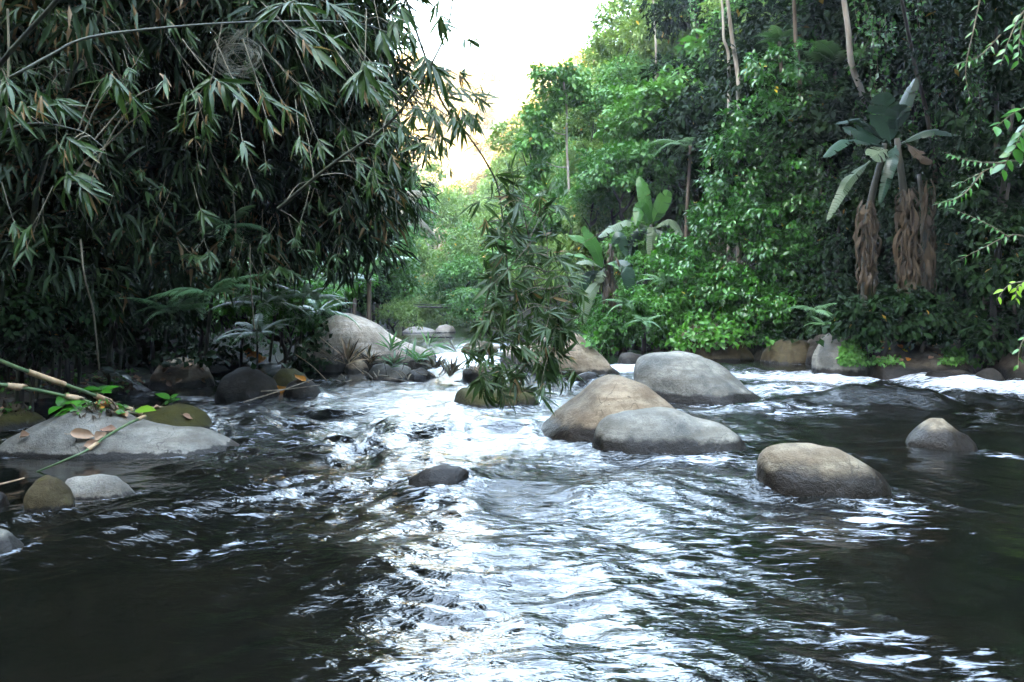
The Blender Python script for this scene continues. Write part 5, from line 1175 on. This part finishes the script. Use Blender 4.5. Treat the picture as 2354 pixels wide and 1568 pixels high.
trunk_tree('thin dark trunk slanting down behind the bluish banana leaves', [(2060, -60, 18.5), (2085, 60, 18.5), (2105, 160, 18.5), (2130, 260, 18.5), (2150, 400, 18.5)], 0.06, 'bark_brown', [(2060, -100, 18.5, 1.2)], 6, cmat='shaded_leaf', per=50)
trunk_tree('thin white trunk of a tree deep in the far notch', [(988, 420, 62), (987, 470, 62), (985, 560, 62)], 0.07, 'bark_pale', [(980, 425, 62, 1.2), (1000, 400, 62, 1.0)], 7, cmat='pale_leaf', leaf=.2, per=60)
trunk_tree('thin white trunk standing right of the skyline tree', [(1500, -40, 38), (1504, 40, 38), (1508, 110, 38)], 0.07, 'bark_pale', [(1500, -60, 38, 1.2)], 8, per=50)

# leafy branches reaching in at the right edge
def bough(label, paths, leaf, seed, n, mat='vine_leaf', group='leafy boughs at the right edge', wide=1.0, T=None, limit=300):
    """A bough: branch along picture points with leaves set in two rows; each leaf an object."""
    g = np.random.default_rng(seed); b = at(*paths[0][0]); t = thing('leafy_bough', label, 'bough', b, group); st = []
    for pts in paths:
        Q = spline(np.array([at(*p) for p in pts]), 30); st.append(tube(Q - b, np.linspace(0.014, 0.004, 30), 5, cap=False))
        Tn = unit(np.gradient(Q, axis=0))
        for k in range(n):
            i = int(3 + 26 * (k + 0.5) / n); sd = 1 if k % 2 else -1
            side = unit(np.cross(Tn[i], np.array([0, -.5, .85])))
            d = Tn[i] * 0.6 + side * sd * 0.85 + np.array([0, 0, -.25]) + g.normal(0, .15, 3)
            lf = link('leaf', BROADM[mat][g.integers(0, 3)], t); lf.matrix_local = leaf_matrix(Q[i] - b, d, np.array([0, -.55, .8]) + g.normal(0, .25, 3), leaf * g.uniform(.7, 1.2), wide)
    V, F, _, _ = merge(*st); link('branch', make_mesh('branch', V, F, M['twig'], smooth=True), t)
BROADM = {m: [make_mesh('leaf', lance(0.2, dr, 0.05)[0], lance(0.2, dr, 0.05)[1], M[m], tint=np.full(15, tv), along=np.zeros(15), smooth=True) for tv, dr in ((.1, .2), (.3, .4), (.5, .2), (.7, .5), (.85, .3), (.6, .1))] for m in ('vine_leaf', 'fresh_leaf', 'banana_leaf_dark', 'lime_leaf')}
R_ = lambda *a: [(u, v, y) for u, v, y in a]
bough('leafy bough hanging down at the upper right corner', [R_((2400, -20, 11), (2350, 30, 11), (2320, 90, 11), (2300, 150, 11)), R_((2360, 20, 11), (2345, 80, 11), (2340, 150, 11))], .15, 1, 12, mat='vine_leaf')
bough('bough of large rounded leaves at the right edge', [R_((2420, 230, 10.5), (2380, 240, 10.5), (2330, 260, 10.5), (2280, 300, 10.5)), R_((2390, 240, 10.5), (2350, 300, 10.5), (2330, 350, 10.5)), R_((2400, 300, 10.5), (2340, 330, 10.6), (2300, 400, 10.6))], .18, 2, 11, wide=1.4)
bough('bough with small feathery leaves dipping towards the brown banana skirts', [R_((2400, 380, 12), (2320, 370, 12), (2250, 400, 12), (2190, 430, 12)), R_((2300, 375, 12), (2230, 370, 12), (2170, 350, 12)), R_((2260, 395, 12), (2210, 450, 12), (2150, 470, 12))], .13, 3, 18, mat='vine_leaf', wide=.7)
bough('bough with rows of narrow leaves below the feathery bough', [R_((2400, 560, 12.5), (2330, 540, 12.5), (2260, 570, 12.5), (2200, 600, 12.5)), R_((2320, 545, 12.5), (2260, 510, 12.5), (2190, 480, 12.5))], .14, 4, 18, mat='vine_leaf', wide=.6)
bough('drooping twig with a few yellow green leaves low at the right edge', [R_((2420, 640, 11), (2370, 645, 11), (2320, 655, 11), (2290, 690, 11)), R_((2370, 645, 11), (2340, 660, 11), (2335, 690, 11))], .13, 5, 7, mat='lime_leaf')
bough('bare hanging twig with pale leaves in front of the dark rounded boulder', [R_((2420, 740, 10), (2370, 760, 10), (2345, 800, 10), (2340, 850, 10))], .10, 6, 8, mat='vine_leaf')
bough('narrow leaved bough in the top right gloom', [R_((2260, -40, 13), (2240, 60, 13), (2220, 160, 13), (2230, 230, 13)), R_((2300, 80, 13), (2250, 130, 13), (2190, 150, 13))], .15, 7, 16, mat='vine_leaf', wide=.6)

# ================================================================ small things
from mathutils.bvhtree import BVHTree
bpy.context.view_layer.update()
_v, _f, _n = [], [], 0
for o in bpy.data.objects:
    if o.type == 'MESH' and o.name.split('.')[0] in ('river_boulder', 'ledge_rock', 'river_banks'):
        mw = np.array(o.matrix_world); co = np.empty(len(o.data.vertices) * 3, np.float32); o.data.vertices.foreach_get('co', co)
        co = co.reshape(-1, 3) @ mw[:3, :3].T + mw[:3, 3]; fv = np.empty(len(o.data.loops), np.int32); o.data.loops.foreach_get('vertex_index', fv)
        _v.append(co); _f.append(fv.reshape(-1, 4) + _n); _n += len(co)
BV = BVHTree.FromPolygons(np.concatenate(_v).tolist(), np.concatenate(_f).tolist())
def hit(u, v, Ymin=0.5):
    """Stone or ground surface at picture (u, v)."""
    o = Vector((0, 0, EYE)); d = (Vector(at(u, v, 1.0)) - o).normalized()
    p, n, i, _ = BV.ray_cast(o, d)
    if p is None: return None
    n = np.array(n); p = np.array(p)
    if n @ np.array(d) > 0: n = -n
    return p, n
def down(x, y, z=6.0):
    p, n, i, _ = BV.ray_cast(Vector((x, y, z)), Vector((0, 0, -1)))
    return (None, None) if p is None else (np.array(p), np.array(n) if n.z > 0 else -np.array(n))

def curled(name, L, w, mat, seed, lobes=0, curl=0.5):
    """A dry or floating leaf: a cupped blade with a wavy, optionally lobed rim, and its stalk."""
    g = np.random.default_rng(seed); n = 15; s = np.linspace(0, 1, n)
    hw = w * np.sin(np.pi * np.clip(s, 0.02, 0.98) ** 0.8) * (1 + (0.22 * np.sin(s * lobes * 6.28 + seed) if lobes else 0)); V = []
    for i, t in enumerate(s):
        for q in (-1, -.5, 0, .5, 1):
            V.append((q * hw[i], (t - .5) * L, curl * (q * hw[i]) ** 2 / w + 0.12 * L * (t - .5) ** 2 * 4 * curl + g.normal(0, .015 * L)))
    F = [(5 * i + j, 5 * i + j + 1, 5 * i + j + 6, 5 * i + j + 5) for i in range(n - 1) for j in range(4)]
    st = tube(np.array([[0, -.5 * L, .0], [0.01, -.62 * L, .02 * L], [0.02 * L, -.75 * L, .06 * L]]), .012 * L, 4, cap=False)
    V, F, _, _ = merge((np.array(V), np.array(F)), st)
    return make_mesh(name, V, F, M[mat], tint=np.full(len(V), g.random() * .8), along=np.zeros(len(V)), smooth=True)
def lay(label, u, v, L, mat, seed, w=.3, lobes=0, rot=None, group=None, lift=0.012, name='fallen_leaf', p=None, n=None, tilt=0.1, curl=.5):
    if p is None:
        h = hit(u, v)
        if h is None: return
        p, n = h
    g = random.Random(seed); a = g.uniform(0, 6.28) if rot is None else rot
    o = thing(name, label, 'leaf', p + n * lift, group, curled(name, L, w * L, mat, seed, lobes, curl))
    n = unit(n + np.array([g.gauss(0, tilt), g.gauss(0, tilt), 0])); d = np.array([math.cos(a), math.sin(a), 0]); d = unit(d - n * (d @ n)); X = np.cross(d, n)
    o.rotation_euler = Matrix([[X[i], d[i], n[i]] for i in range(3)]).to_euler()
    return o
lay('small crumpled reddish leaf at the left of the flat slab rock', 62, 1006, .1, 'brown_leaf', 1, .4, 0, .3, curl=1.2, lift=.02)
lay('broad curled brown leaf in the middle of the flat slab rock', 190, 1003, .2, 'brown_leaf', 2, .3, 1, .1, curl=1.0, lift=.02)
lay('pale brown lobed leaf lying upper right on the flat slab rock', 252, 995, .16, 'brown_leaf', 3, .3, 1, .4, curl=.9, lift=.02)
lay('torn brown leaf under the thin green stick', 215, 1024, .15, 'brown_leaf', 4, .26, 0, .6, curl=.8, lift=.02)
lay('curled olive brown leaf just behind the thin green stick', 233, 1008, .12, 'brown_leaf', 5, .36, 0, 1.2, curl=1.4, lift=.02)
lay('yellow leaf floating on the dark water in front of the flat slab rock', 100, 1045, .26, 'yellow_leaf', 6, .3, 0, .1, lift=0, p=wat(100, 1046) + np.array([0, 0, .03]), n=np.array([.05, -.75, .65]), curl=.35, tilt=0)
lay('tan leaf on the mossy brown stone', 360, 940, .14, 'brown_leaf', 7, .3, 2, .5)
lay('small pale leaf at the right of the mossy brown stone', 430, 960, .12, 'brown_leaf', 8, .3, 0, .2)
lay('orange leaf stuck on the black wet stones', 690, 872, .28, 'orange_leaf', 9, .22, 0, 2.4)
lay('dark red leaf caught at the foot of the dark pair of boulders', 645, 905, .3, 'orange_leaf', 10, .4, 0, 1.0, curl=1)
lay('orange leaf standing in the dead grass of the driftwood bar', 880, 862, .26, 'orange_leaf', 11, .25, 0, 1.4, p=wat(880, 868) + np.array([0, 0, .2]), n=np.array([.3, -.9, .3]))
for i in range(5): lay('orange leaf beside the bluish grey stone at the left bank', 573 + 4 * i, 826 + 3 * i, .26, 'orange_leaf', 20 + i, .3, 0, group='orange leaves beside the bluish grey stone', p=wat(572 + 4 * i, 846) + np.array([0, .1 * i, .12 + .05 * (4 - i)]), n=np.array([.2, -.6, .7]), curl=1)
gl = np.random.default_rng(77); nl = 0
while nl < 34:
    u, v = gl.uniform(1955, 2200), gl.uniform(782, 835)
    h = hit(u, v)
    if h is None or h[1][2] < 0.25 or h[0][1] > 19: nl += 0.2; continue
    m = ('orange_leaf', 'brown_leaf', 'yellow_leaf', 'brown_leaf')[int(gl.integers(0, 4))]
    lay({'orange_leaf': 'orange fallen leaf among the ivy on the ledge rock', 'brown_leaf': 'tan fallen leaf among the ivy on the ledge rock', 'yellow_leaf': 'yellow fallen leaf among the ivy on the ledge rock'}[m], 0, 0, gl.uniform(.08, .15), m, 400 + int(nl * 10), .36, 0, group='fallen leaves on the ledge rock', p=h[0], n=h[1]); nl += 1
nl = 0
while nl < 40:
    u, v = gl.uniform(-5, 320), gl.uniform(868, 955); h = hit(u, v)
    if h is None or h[0][2] < 0.03: nl += 0.2; continue
    m = ('brown_leaf', 'brown_leaf', 'dead_leaf', 'orange_leaf')[int(gl.integers(0, 4))]
    lay({'brown_leaf': 'brown leaf in the litter behind the flat slab rock', 'dead_leaf': 'withered strip in the litter behind the flat slab rock', 'orange_leaf': 'orange leaf in the litter behind the flat slab rock'}[m], 0, 0, gl.uniform(.1, .24), m, 500 + int(nl * 10), .22, 0, group='leaf litter behind the flat slab rock', p=h[0], n=h[1], curl=.9); nl += 1
nl = 0
while nl < 14:
    u, v = gl.uniform(330, 470), gl.uniform(835, 885); h = hit(u, v)
    if h is None or h[0][2] < 0.03: nl += 0.2; continue
    lay('dry leaf scattered about the lichen patched boulder', 0, 0, gl.uniform(.08, .16), 'brown_leaf', 560 + int(nl * 10), .3, 0, group='dry leaves about the lichen patched boulder', p=h[0], n=h[1], curl=.9); nl += 1

# ivy and low herbs: ground cover nobody could count
def cover(name, n, ur, vr, mat, leaf, seed, zmin=0.05, dens=None, T=T_BROAD, wide=1.3, high=.06):
    g = np.random.default_rng(seed); P, Nn = [], []; tries = 0
    while len(P) < n and tries < n * 4:
        tries += 1; u, v = g.uniform(*ur), g.uniform(*vr)
        if dens and vn2(np.array([u * dens]), np.array([v * dens * 2.2]))[0] < -0.05: continue
        h = hit(u, v)
        if h is None or h[0][2] < zmin or h[0][1] > 27: continue
        P.append(h[0] + h[1] * g.uniform(0, high)); Nn.append(h[1])
    if not P: return
    P, Nn = np.array(P), np.array(Nn); m = len(P)
    d = unit(g.normal(0, 1, (m, 3)) + np.array([0, -.5, -.2]))
    V, F, t, a = scatter(P, d, unit(Nn + g.normal(0, .4, (m, 3)) + np.array([0, 0, .3])), leaf * g.uniform(.6, 1.3, m), T, g.uniform(0, .98, m), np.full(m, wide))
    link(name, make_mesh(name, V, F, M[mat], tint=t), kind='stuff')
cover('ivy_ground_cover', 3000, (1930, 2290), (758, 838), 'forest_leaf', .10, 1, dens=.02)
cover('bank_herbs', 3000, (1340, 1780), (690, 800), 'fresh_leaf', .16, 2, zmin=.1, high=.3)
cover('bank_herbs', 2600, (1700, 2354), (640, 790), 'shaded_leaf', .18, 3, zmin=.1, high=.35)
cover('bank_herbs', 3600, (-10, 760), (690, 850), 'shaded_leaf', .16, 4, zmin=.1, high=.3)
cover('litter_herbs', 260, (0, 330), (850, 950), 'fresh_leaf', .09, 5, zmin=.05, high=.06)
cover('leaf_litter', 500, (0, 330), (850, 955), 'dead_leaf', .13, 6, zmin=.03, T=T_NARROW, wide=1.6, high=.03)

# the two green stalks with tan sheaths fallen over the left bank
def stalk(label, pts, r, sheaths, group='fallen bamboo stalks of the left bank', mat='culm_green', name='bamboo_stalk'):
    P = np.array([at(*p) for p in pts]); b = P[0]; t = thing(name, label, 'bamboo stalk', b, group)
    Q = spline(P, 60); link('cane', make_mesh('cane', *tube(Q - b, np.linspace(r, r * .7, 60), 8)[:2], M[mat], smooth=True), t)
    for k, (f0, f1, flare) in enumerate(sheaths):
        i0, i1 = int(f0 * 59), max(int(f1 * 59), int(f0 * 59) + 3); q = Q[i0:i1 + 1] - b; m = len(q)
        rr = r * (1.35 + np.linspace(0, flare, m)); V, F, _, _ = tube(q, rr, 8, cap=False)
        if flare > 0.3:   # the free tip of the sheath stands off the cane
            tip = tube(np.array([q[-1], q[-1] + (q[-1] - q[0]) * .4 + np.array([0, -.03, .03]), q[-1] + (q[-1] - q[0]) * .8 + np.array([0, -.04, .035])]), np.array([r * 1.4, r * .9, r * .15]), 6)
            V, F, _, _ = merge((V, F), tip)
        link('sheath', make_mesh('sheath', V, F, M['sheath'], smooth=True), t)
stalk('upper green bamboo stalk with tan sheaths slanting down from the left edge', [(-60, 800, 7.2), (0, 829, 7.4), (85, 862, 7.7), (200, 902, 8.1), (270, 931, 8.4), (325, 950, 8.6)], .021, [(.36, .52, .05), (.66, .76, .2), (.865, .93, .1), (.95, .985, .3)])
stalk('lower green bamboo stalk with tan sheaths along the leaf litter', [(-60, 876, 7.2), (0, 884, 7.3), (90, 898, 7.6), (180, 918, 7.9), (250, 938, 8.1), (310, 950, 8.2)], .02, [(.24, .32, .4), (.53, .6, .5), (.8, .86, .4)])
stalk('thin green stick leaning across the flat slab rock into the water', [(335, 956, 7.9), (300, 972, 7.6), (250, 1000, 7.2), (200, 1035, 6.85), (150, 1058, 6.75), (85, 1085, 6.75)], .013, [(.03, .12, .1), (.52, .6, .1)], group=None)
stalk('pale dry stick sticking out of the water at the left edge', [(-20, 1118, 6.0), (30, 1106, 6.15), (55, 1099, 6.25)], .008, [], group=None, mat='sheath', name='dry_stick')
def leafy(label, u, v, Y, n, L, mat, seed, name='seedling', cat='plant', group=None, h=.18):
    """A small plant: a stem with a handful of leaves, each an object."""
    g = np.random.default_rng(seed); p = at(u, v, Y); b = p - np.array([0, 0, h]); t = thing(name, label, cat, b, group)
    link('stem', make_mesh('stem', *tube(spline([[0, 0, -.08], [.02, 0, h * .5], [0, 0, h]], 8), np.linspace(.007, .003, 8), 5)[:2], M['twig'], smooth=True), t)
    for k in range(n):
        a = k * 2.4 + g.normal(0, .3); d = np.array([math.cos(a), math.sin(a) * .6 - .3, g.uniform(-.1, .7)])
        lf = link('leaf', BROADM[mat][k % 6], t); lf.matrix_local = leaf_matrix((0, 0, h * (0.6 + .4 * k / n)), d, np.array([0, -.5, .9]), L * g.uniform(.7, 1.15), 1.2)
leafy('seedling with broad glossy leaves between the two green stalks', 232, 893, 8.6, 8, .2, 'vine_leaf', 1)
leafy('dark leaved sprig under the lower green stalk', 140, 925, 7.8, 4, .26, 'vine_leaf', 2)
leafy('sprig with one hanging dark leaf at the back of the flat slab rock', 178, 935, 7.8, 4, .22, 'vine_leaf', 3)
leafy('single bright lime leaf standing at the end of the upper green stalk', 306, 932, 8.3, 1, .26, 'lime_leaf', 4)
leafy('little green tuft in the shallow water beyond the mossy brown stone', 392, 912, 9.6, 7, .18, 'fresh_leaf', 5)
leafy('pale leaved sprig at the black water left of the dark grey stone', 262, 850, 11, 5, .26, 'banana_leaf_dark', 6)
leafy('green sprig growing at the brown stone heaped with dead leaves', 1128, 868, 14, 9, .16, 'lime_leaf', 7)

# driftwood bar in mid river: reeds, dead grass, sticks
GDW = 'plants of the driftwood bar'
def tuft(label, u, v, Y, n, L, mats, seed, cat='grass tuft', name='grass_tuft', spread=.6, h=.1, group=GDW):
    g = np.random.default_rng(seed); b = at(u, v, Y); t = thing(name, label, cat, b, group); pr = {}
    for k in range(n):
        a = g.uniform(0, 6.28); d = np.array([math.cos(a) * spread, math.sin(a) * spread * .6, g.uniform(.25, 1.0)])
        lf = link('blade', TUFTM[mats[k % len(mats)]][k % 4], t); lf.matrix_local = leaf_matrix(np.array([g.normal(0, .04), g.normal(0, .04), h * g.random()]), d, np.array([-d[0] * .5, -.6, .7]), L * g.uniform(.6, 1.15), g.uniform(.7, 1.2))
TUFTM = {m: [make_mesh('blade', lance(.05, dr, .03)[0], lance(.05, dr, .03)[1], M[m], tint=np.full(15, tv), along=np.zeros(15), smooth=True) for tv, dr in ((.1, .1), (.4, .3), (.7, .5), (.5, .2))] for m in ('dead_leaf', 'fresh_leaf', 'fern_leaf', 'sheath', 'palm_dry')}
tuft('dried tan palm like tuft at the left end of the driftwood bar', 800, 840, 15, 26, .5, ['dead_leaf', 'sheath'], 1)
tuft('curled tan sprig drooping left from the driftwood bar', 768, 838, 15, 9, .5, ['dead_leaf'], 2, spread=1.0)
tuft('green star shaped sprig against the tail of the humped boulder', 898, 812, 15, 14, .45, ['fern_leaf', 'fresh_leaf'], 3, spread=.7)
tuft('bright green sprig at the middle of the driftwood bar', 962, 835, 15, 24, .45, ['fern_leaf', 'fresh_leaf'], 4, spread=.9)
tuft('upright green sprig over the white water', 988, 800, 15.2, 7, .42, ['fresh_leaf'], 5, spread=.7)
tuft('thin green sprig reaching right towards the hanging bamboo', 1045, 815, 15, 8, .5, ['fresh_leaf', 'palm_dry'], 6, spread=1.1)
tuft('pale dead grass heaped in the middle of the driftwood bar', 850, 838, 15.2, 70, .36, ['dead_leaf', 'palm_dry', 'sheath'], 7, spread=1.0)
tuft('dead grass along the right half of the driftwood bar', 1000, 850, 14.8, 50, .32, ['dead_leaf', 'palm_dry'], 8, spread=1.0)
tuft('yellowish weeds beside the domed stone of the driftwood bar', 905, 845, 14.9, 44, .34, ['palm_dry', 'fern_leaf'], 9, spread=.9)
tuft('dead reeds standing at the right end of the driftwood bar', 1035, 868, 14.4, 28, .4, ['palm_dry', 'dead_leaf'], 10, spread=.35)
tuft('brown dead leaves heaped on the stone left of the hanging bamboo', 1100, 858, 14.4, 26, .3, ['dead_leaf', 'sheath'], 11, spread=1.1)
tuft('brown dead leaf clump in the bank left of the humped boulder', 640, 595, 13, 22, .55, ['dead_leaf'], 12, spread=.8, group=None, name='dead_leaf_clump')
gs = np.random.default_rng(9)
def stick(label, p, q, r, mat='drift', group='sticks of the driftwood bar', name='driftwood_stick'):
    a, b = at(*p), at(*q); mid = (a + b) / 2 + gs.normal(0, .03, 3)
    Q = spline([a, mid, b], 10) - a
    thing(name, label, 'stick', a, group, make_mesh(name, *tube(Q, np.linspace(r, r * .5, 10), 6)[:2], M[mat], smooth=True))
for i in range(16):
    u = gs.uniform(775, 1045); v = gs.uniform(856, 876); stick('short bleached stick lodged along the driftwood bar', (u, v, 14.6), (u + gs.uniform(-50, 50), v - gs.uniform(-6, 26), 14.6 + gs.normal(0, .2)), gs.uniform(.008, .02))
stick('long thin stalk slanting from the humped boulder down to the bar', (735, 775, 15.6), (835, 858, 14.8), .012, 'sheath', None)
stick('thin stalk slanting into the water at the left of the humped boulder', (680, 815, 15), (752, 875, 14.5), .01, 'sheath', None)
stick('dark stick lying along the front of the driftwood bar', (860, 872, 14.6), (1060, 876, 14.5), .018, 'bark_brown', None)
stick('upright dead twig rising from the bar against the humped boulder', (925, 850, 14.9), (945, 775, 14.9), .006, 'bark_dark', None)
stick('dark upright twig near the right end of the bar', (888, 868, 14.7), (882, 830, 14.7), .008, 'bark_dark', None)
stick('broken twig lodged at the front of the black stones', (560, 925, 10.6), (720, 872, 11.2), .012, 'drift', None)
stick('second broken twig crossing the black stones', (600, 900, 11), (735, 885, 11.3), .01, 'drift', None)
stick('pale branch lying in the rapid behind the hanging bamboo', (1080, 800, 19), (1290, 798, 19), .05, 'drift', None, 'branch')
stick('floating dark log in the far pool', (975, 775, 32), (1040, 776, 32), .06, 'bark_dark', None, 'log')
# the pole across the valley
a = [(845, 690, 41), (900, 701, 41), (990, 706, 41), (1080, 706, 41), (1190, 699, 41), (1260, 690, 41)]
P = np.array([at(*q) for q in a]); t = thing('bamboo_pole_bridge', 'thin dark bamboo pole bridge sagging across the river far upstream', 'bridge', P[0])
Q = spline(P, 50); link('pole', make_mesh('pole', *tube(Q - P[0], .045, 6)[:2], M['bark_dark'], smooth=True), t)
Q2 = Q + np.array([0, .25, .12]); link('rail', make_mesh('rail', *tube(Q2 - P[0], .018, 5)[:2], M['bark_dark'], smooth=True), t)
for k in range(6, 46, 4): link('tie', make_mesh('tie', *tube(np.array([Q[k], (Q[k] + Q2[k]) / 2, Q2[k]]) - P[0], .012, 4)[:2], M['bark_dark']), t)
# the woven ball of dry grass stems caught in the bamboo
gn = np.random.default_rng(4); c = at(548, 120, 5.6); parts = []
for k in range(48):
    a0 = gn.uniform(0, 6.28); w = gn.uniform(.05, .16); sq = gn.uniform(.5, 1.0); tt = np.linspace(0, gn.uniform(2, 4.5), 14) + a0; tl = gn.normal(0, .5)
    q = np.stack([np.cos(tt) * w * 1.1, gn.normal(0, .03) + np.sin(tt) * w * tl, np.sin(tt) * w * sq - .03], 1); parts.append(tube(q, .0016, 4, cap=False))
for k in range(16): parts.append(tube(spline([[gn.normal(.02, .02), 0, .16], [gn.normal(-.06, .03), 0, .03], [gn.normal(-.1, .04), 0, -.08]], 8), .0016, 4, cap=False))
V, F, _, _ = merge(*parts); thing('grass_nest', 'loose ball of dry yellowish stems caught in the bamboo', 'nest', c, None, make_mesh('grass_nest', V, F, M['palm_dry']))
for i, (pts, lab) in enumerate([([(185, 550, 7), (195, 640, 7), (215, 720, 7.2), (228, 850, 7.4)], 'thin brown vine hanging at the left edge below the broad fan of leaves'), ([(575, 560, 10), (575, 620, 10), (580, 700, 10), (585, 760, 10)], 'thin vine hanging straight in the dark above the bluish grey stone'), ([(18, 20, 5.3), (20, 130, 5.3), (15, 280, 5.3)], 'thin upright stem at the upper left corner')]):
    P = np.array([at(*q) for q in pts]); thing('hanging_vine', lab, 'vine', P[0], None, make_mesh('hanging_vine', *tube(spline(P, 20) - P[0], .008, 5)[:2], M['twig'], smooth=True))

# ---------------------------------------------------------------- the air of the gorge
def haze_box(density):
    x0, x1, y0, y1, z0, z1 = -104, 94, -84, 274, -3.0, 112
    V = [(x, y, z) for z in (z0, z1) for y in (y0, y1) for x in (x0, x1)]
    F = [(0, 2, 3, 1), (4, 5, 7, 6), (0, 1, 5, 4), (2, 6, 7, 3), (0, 4, 6, 2), (1, 3, 7, 5)]
    m = bpy.data.materials.new('haze'); m.use_nodes = True; nt = m.node_tree
    nt.nodes.remove(nt.nodes['Principled BSDF'])
    pv = nt.nodes.new('ShaderNodeVolumePrincipled'); pv.inputs['Color'].default_value = (0.92, 0.95, 0.97, 1); pv.inputs['Density'].default_value = density
    pv.inputs['Anisotropy'].default_value = 0.2
    nt.links.new(pv.outputs[0], nt.nodes['Material Output'].inputs['Volume'])
    link('haze', make_mesh('haze', V, F, m), kind='stuff')
haze_box(0.00055)
print('objects', len(bpy.data.objects), 'tris', sum(sum(max(1, p_ - 2) for p_ in [len(m.loops) // max(1, len(m.polygons))]) * len(m.polygons) for m in bpy.data.meshes))
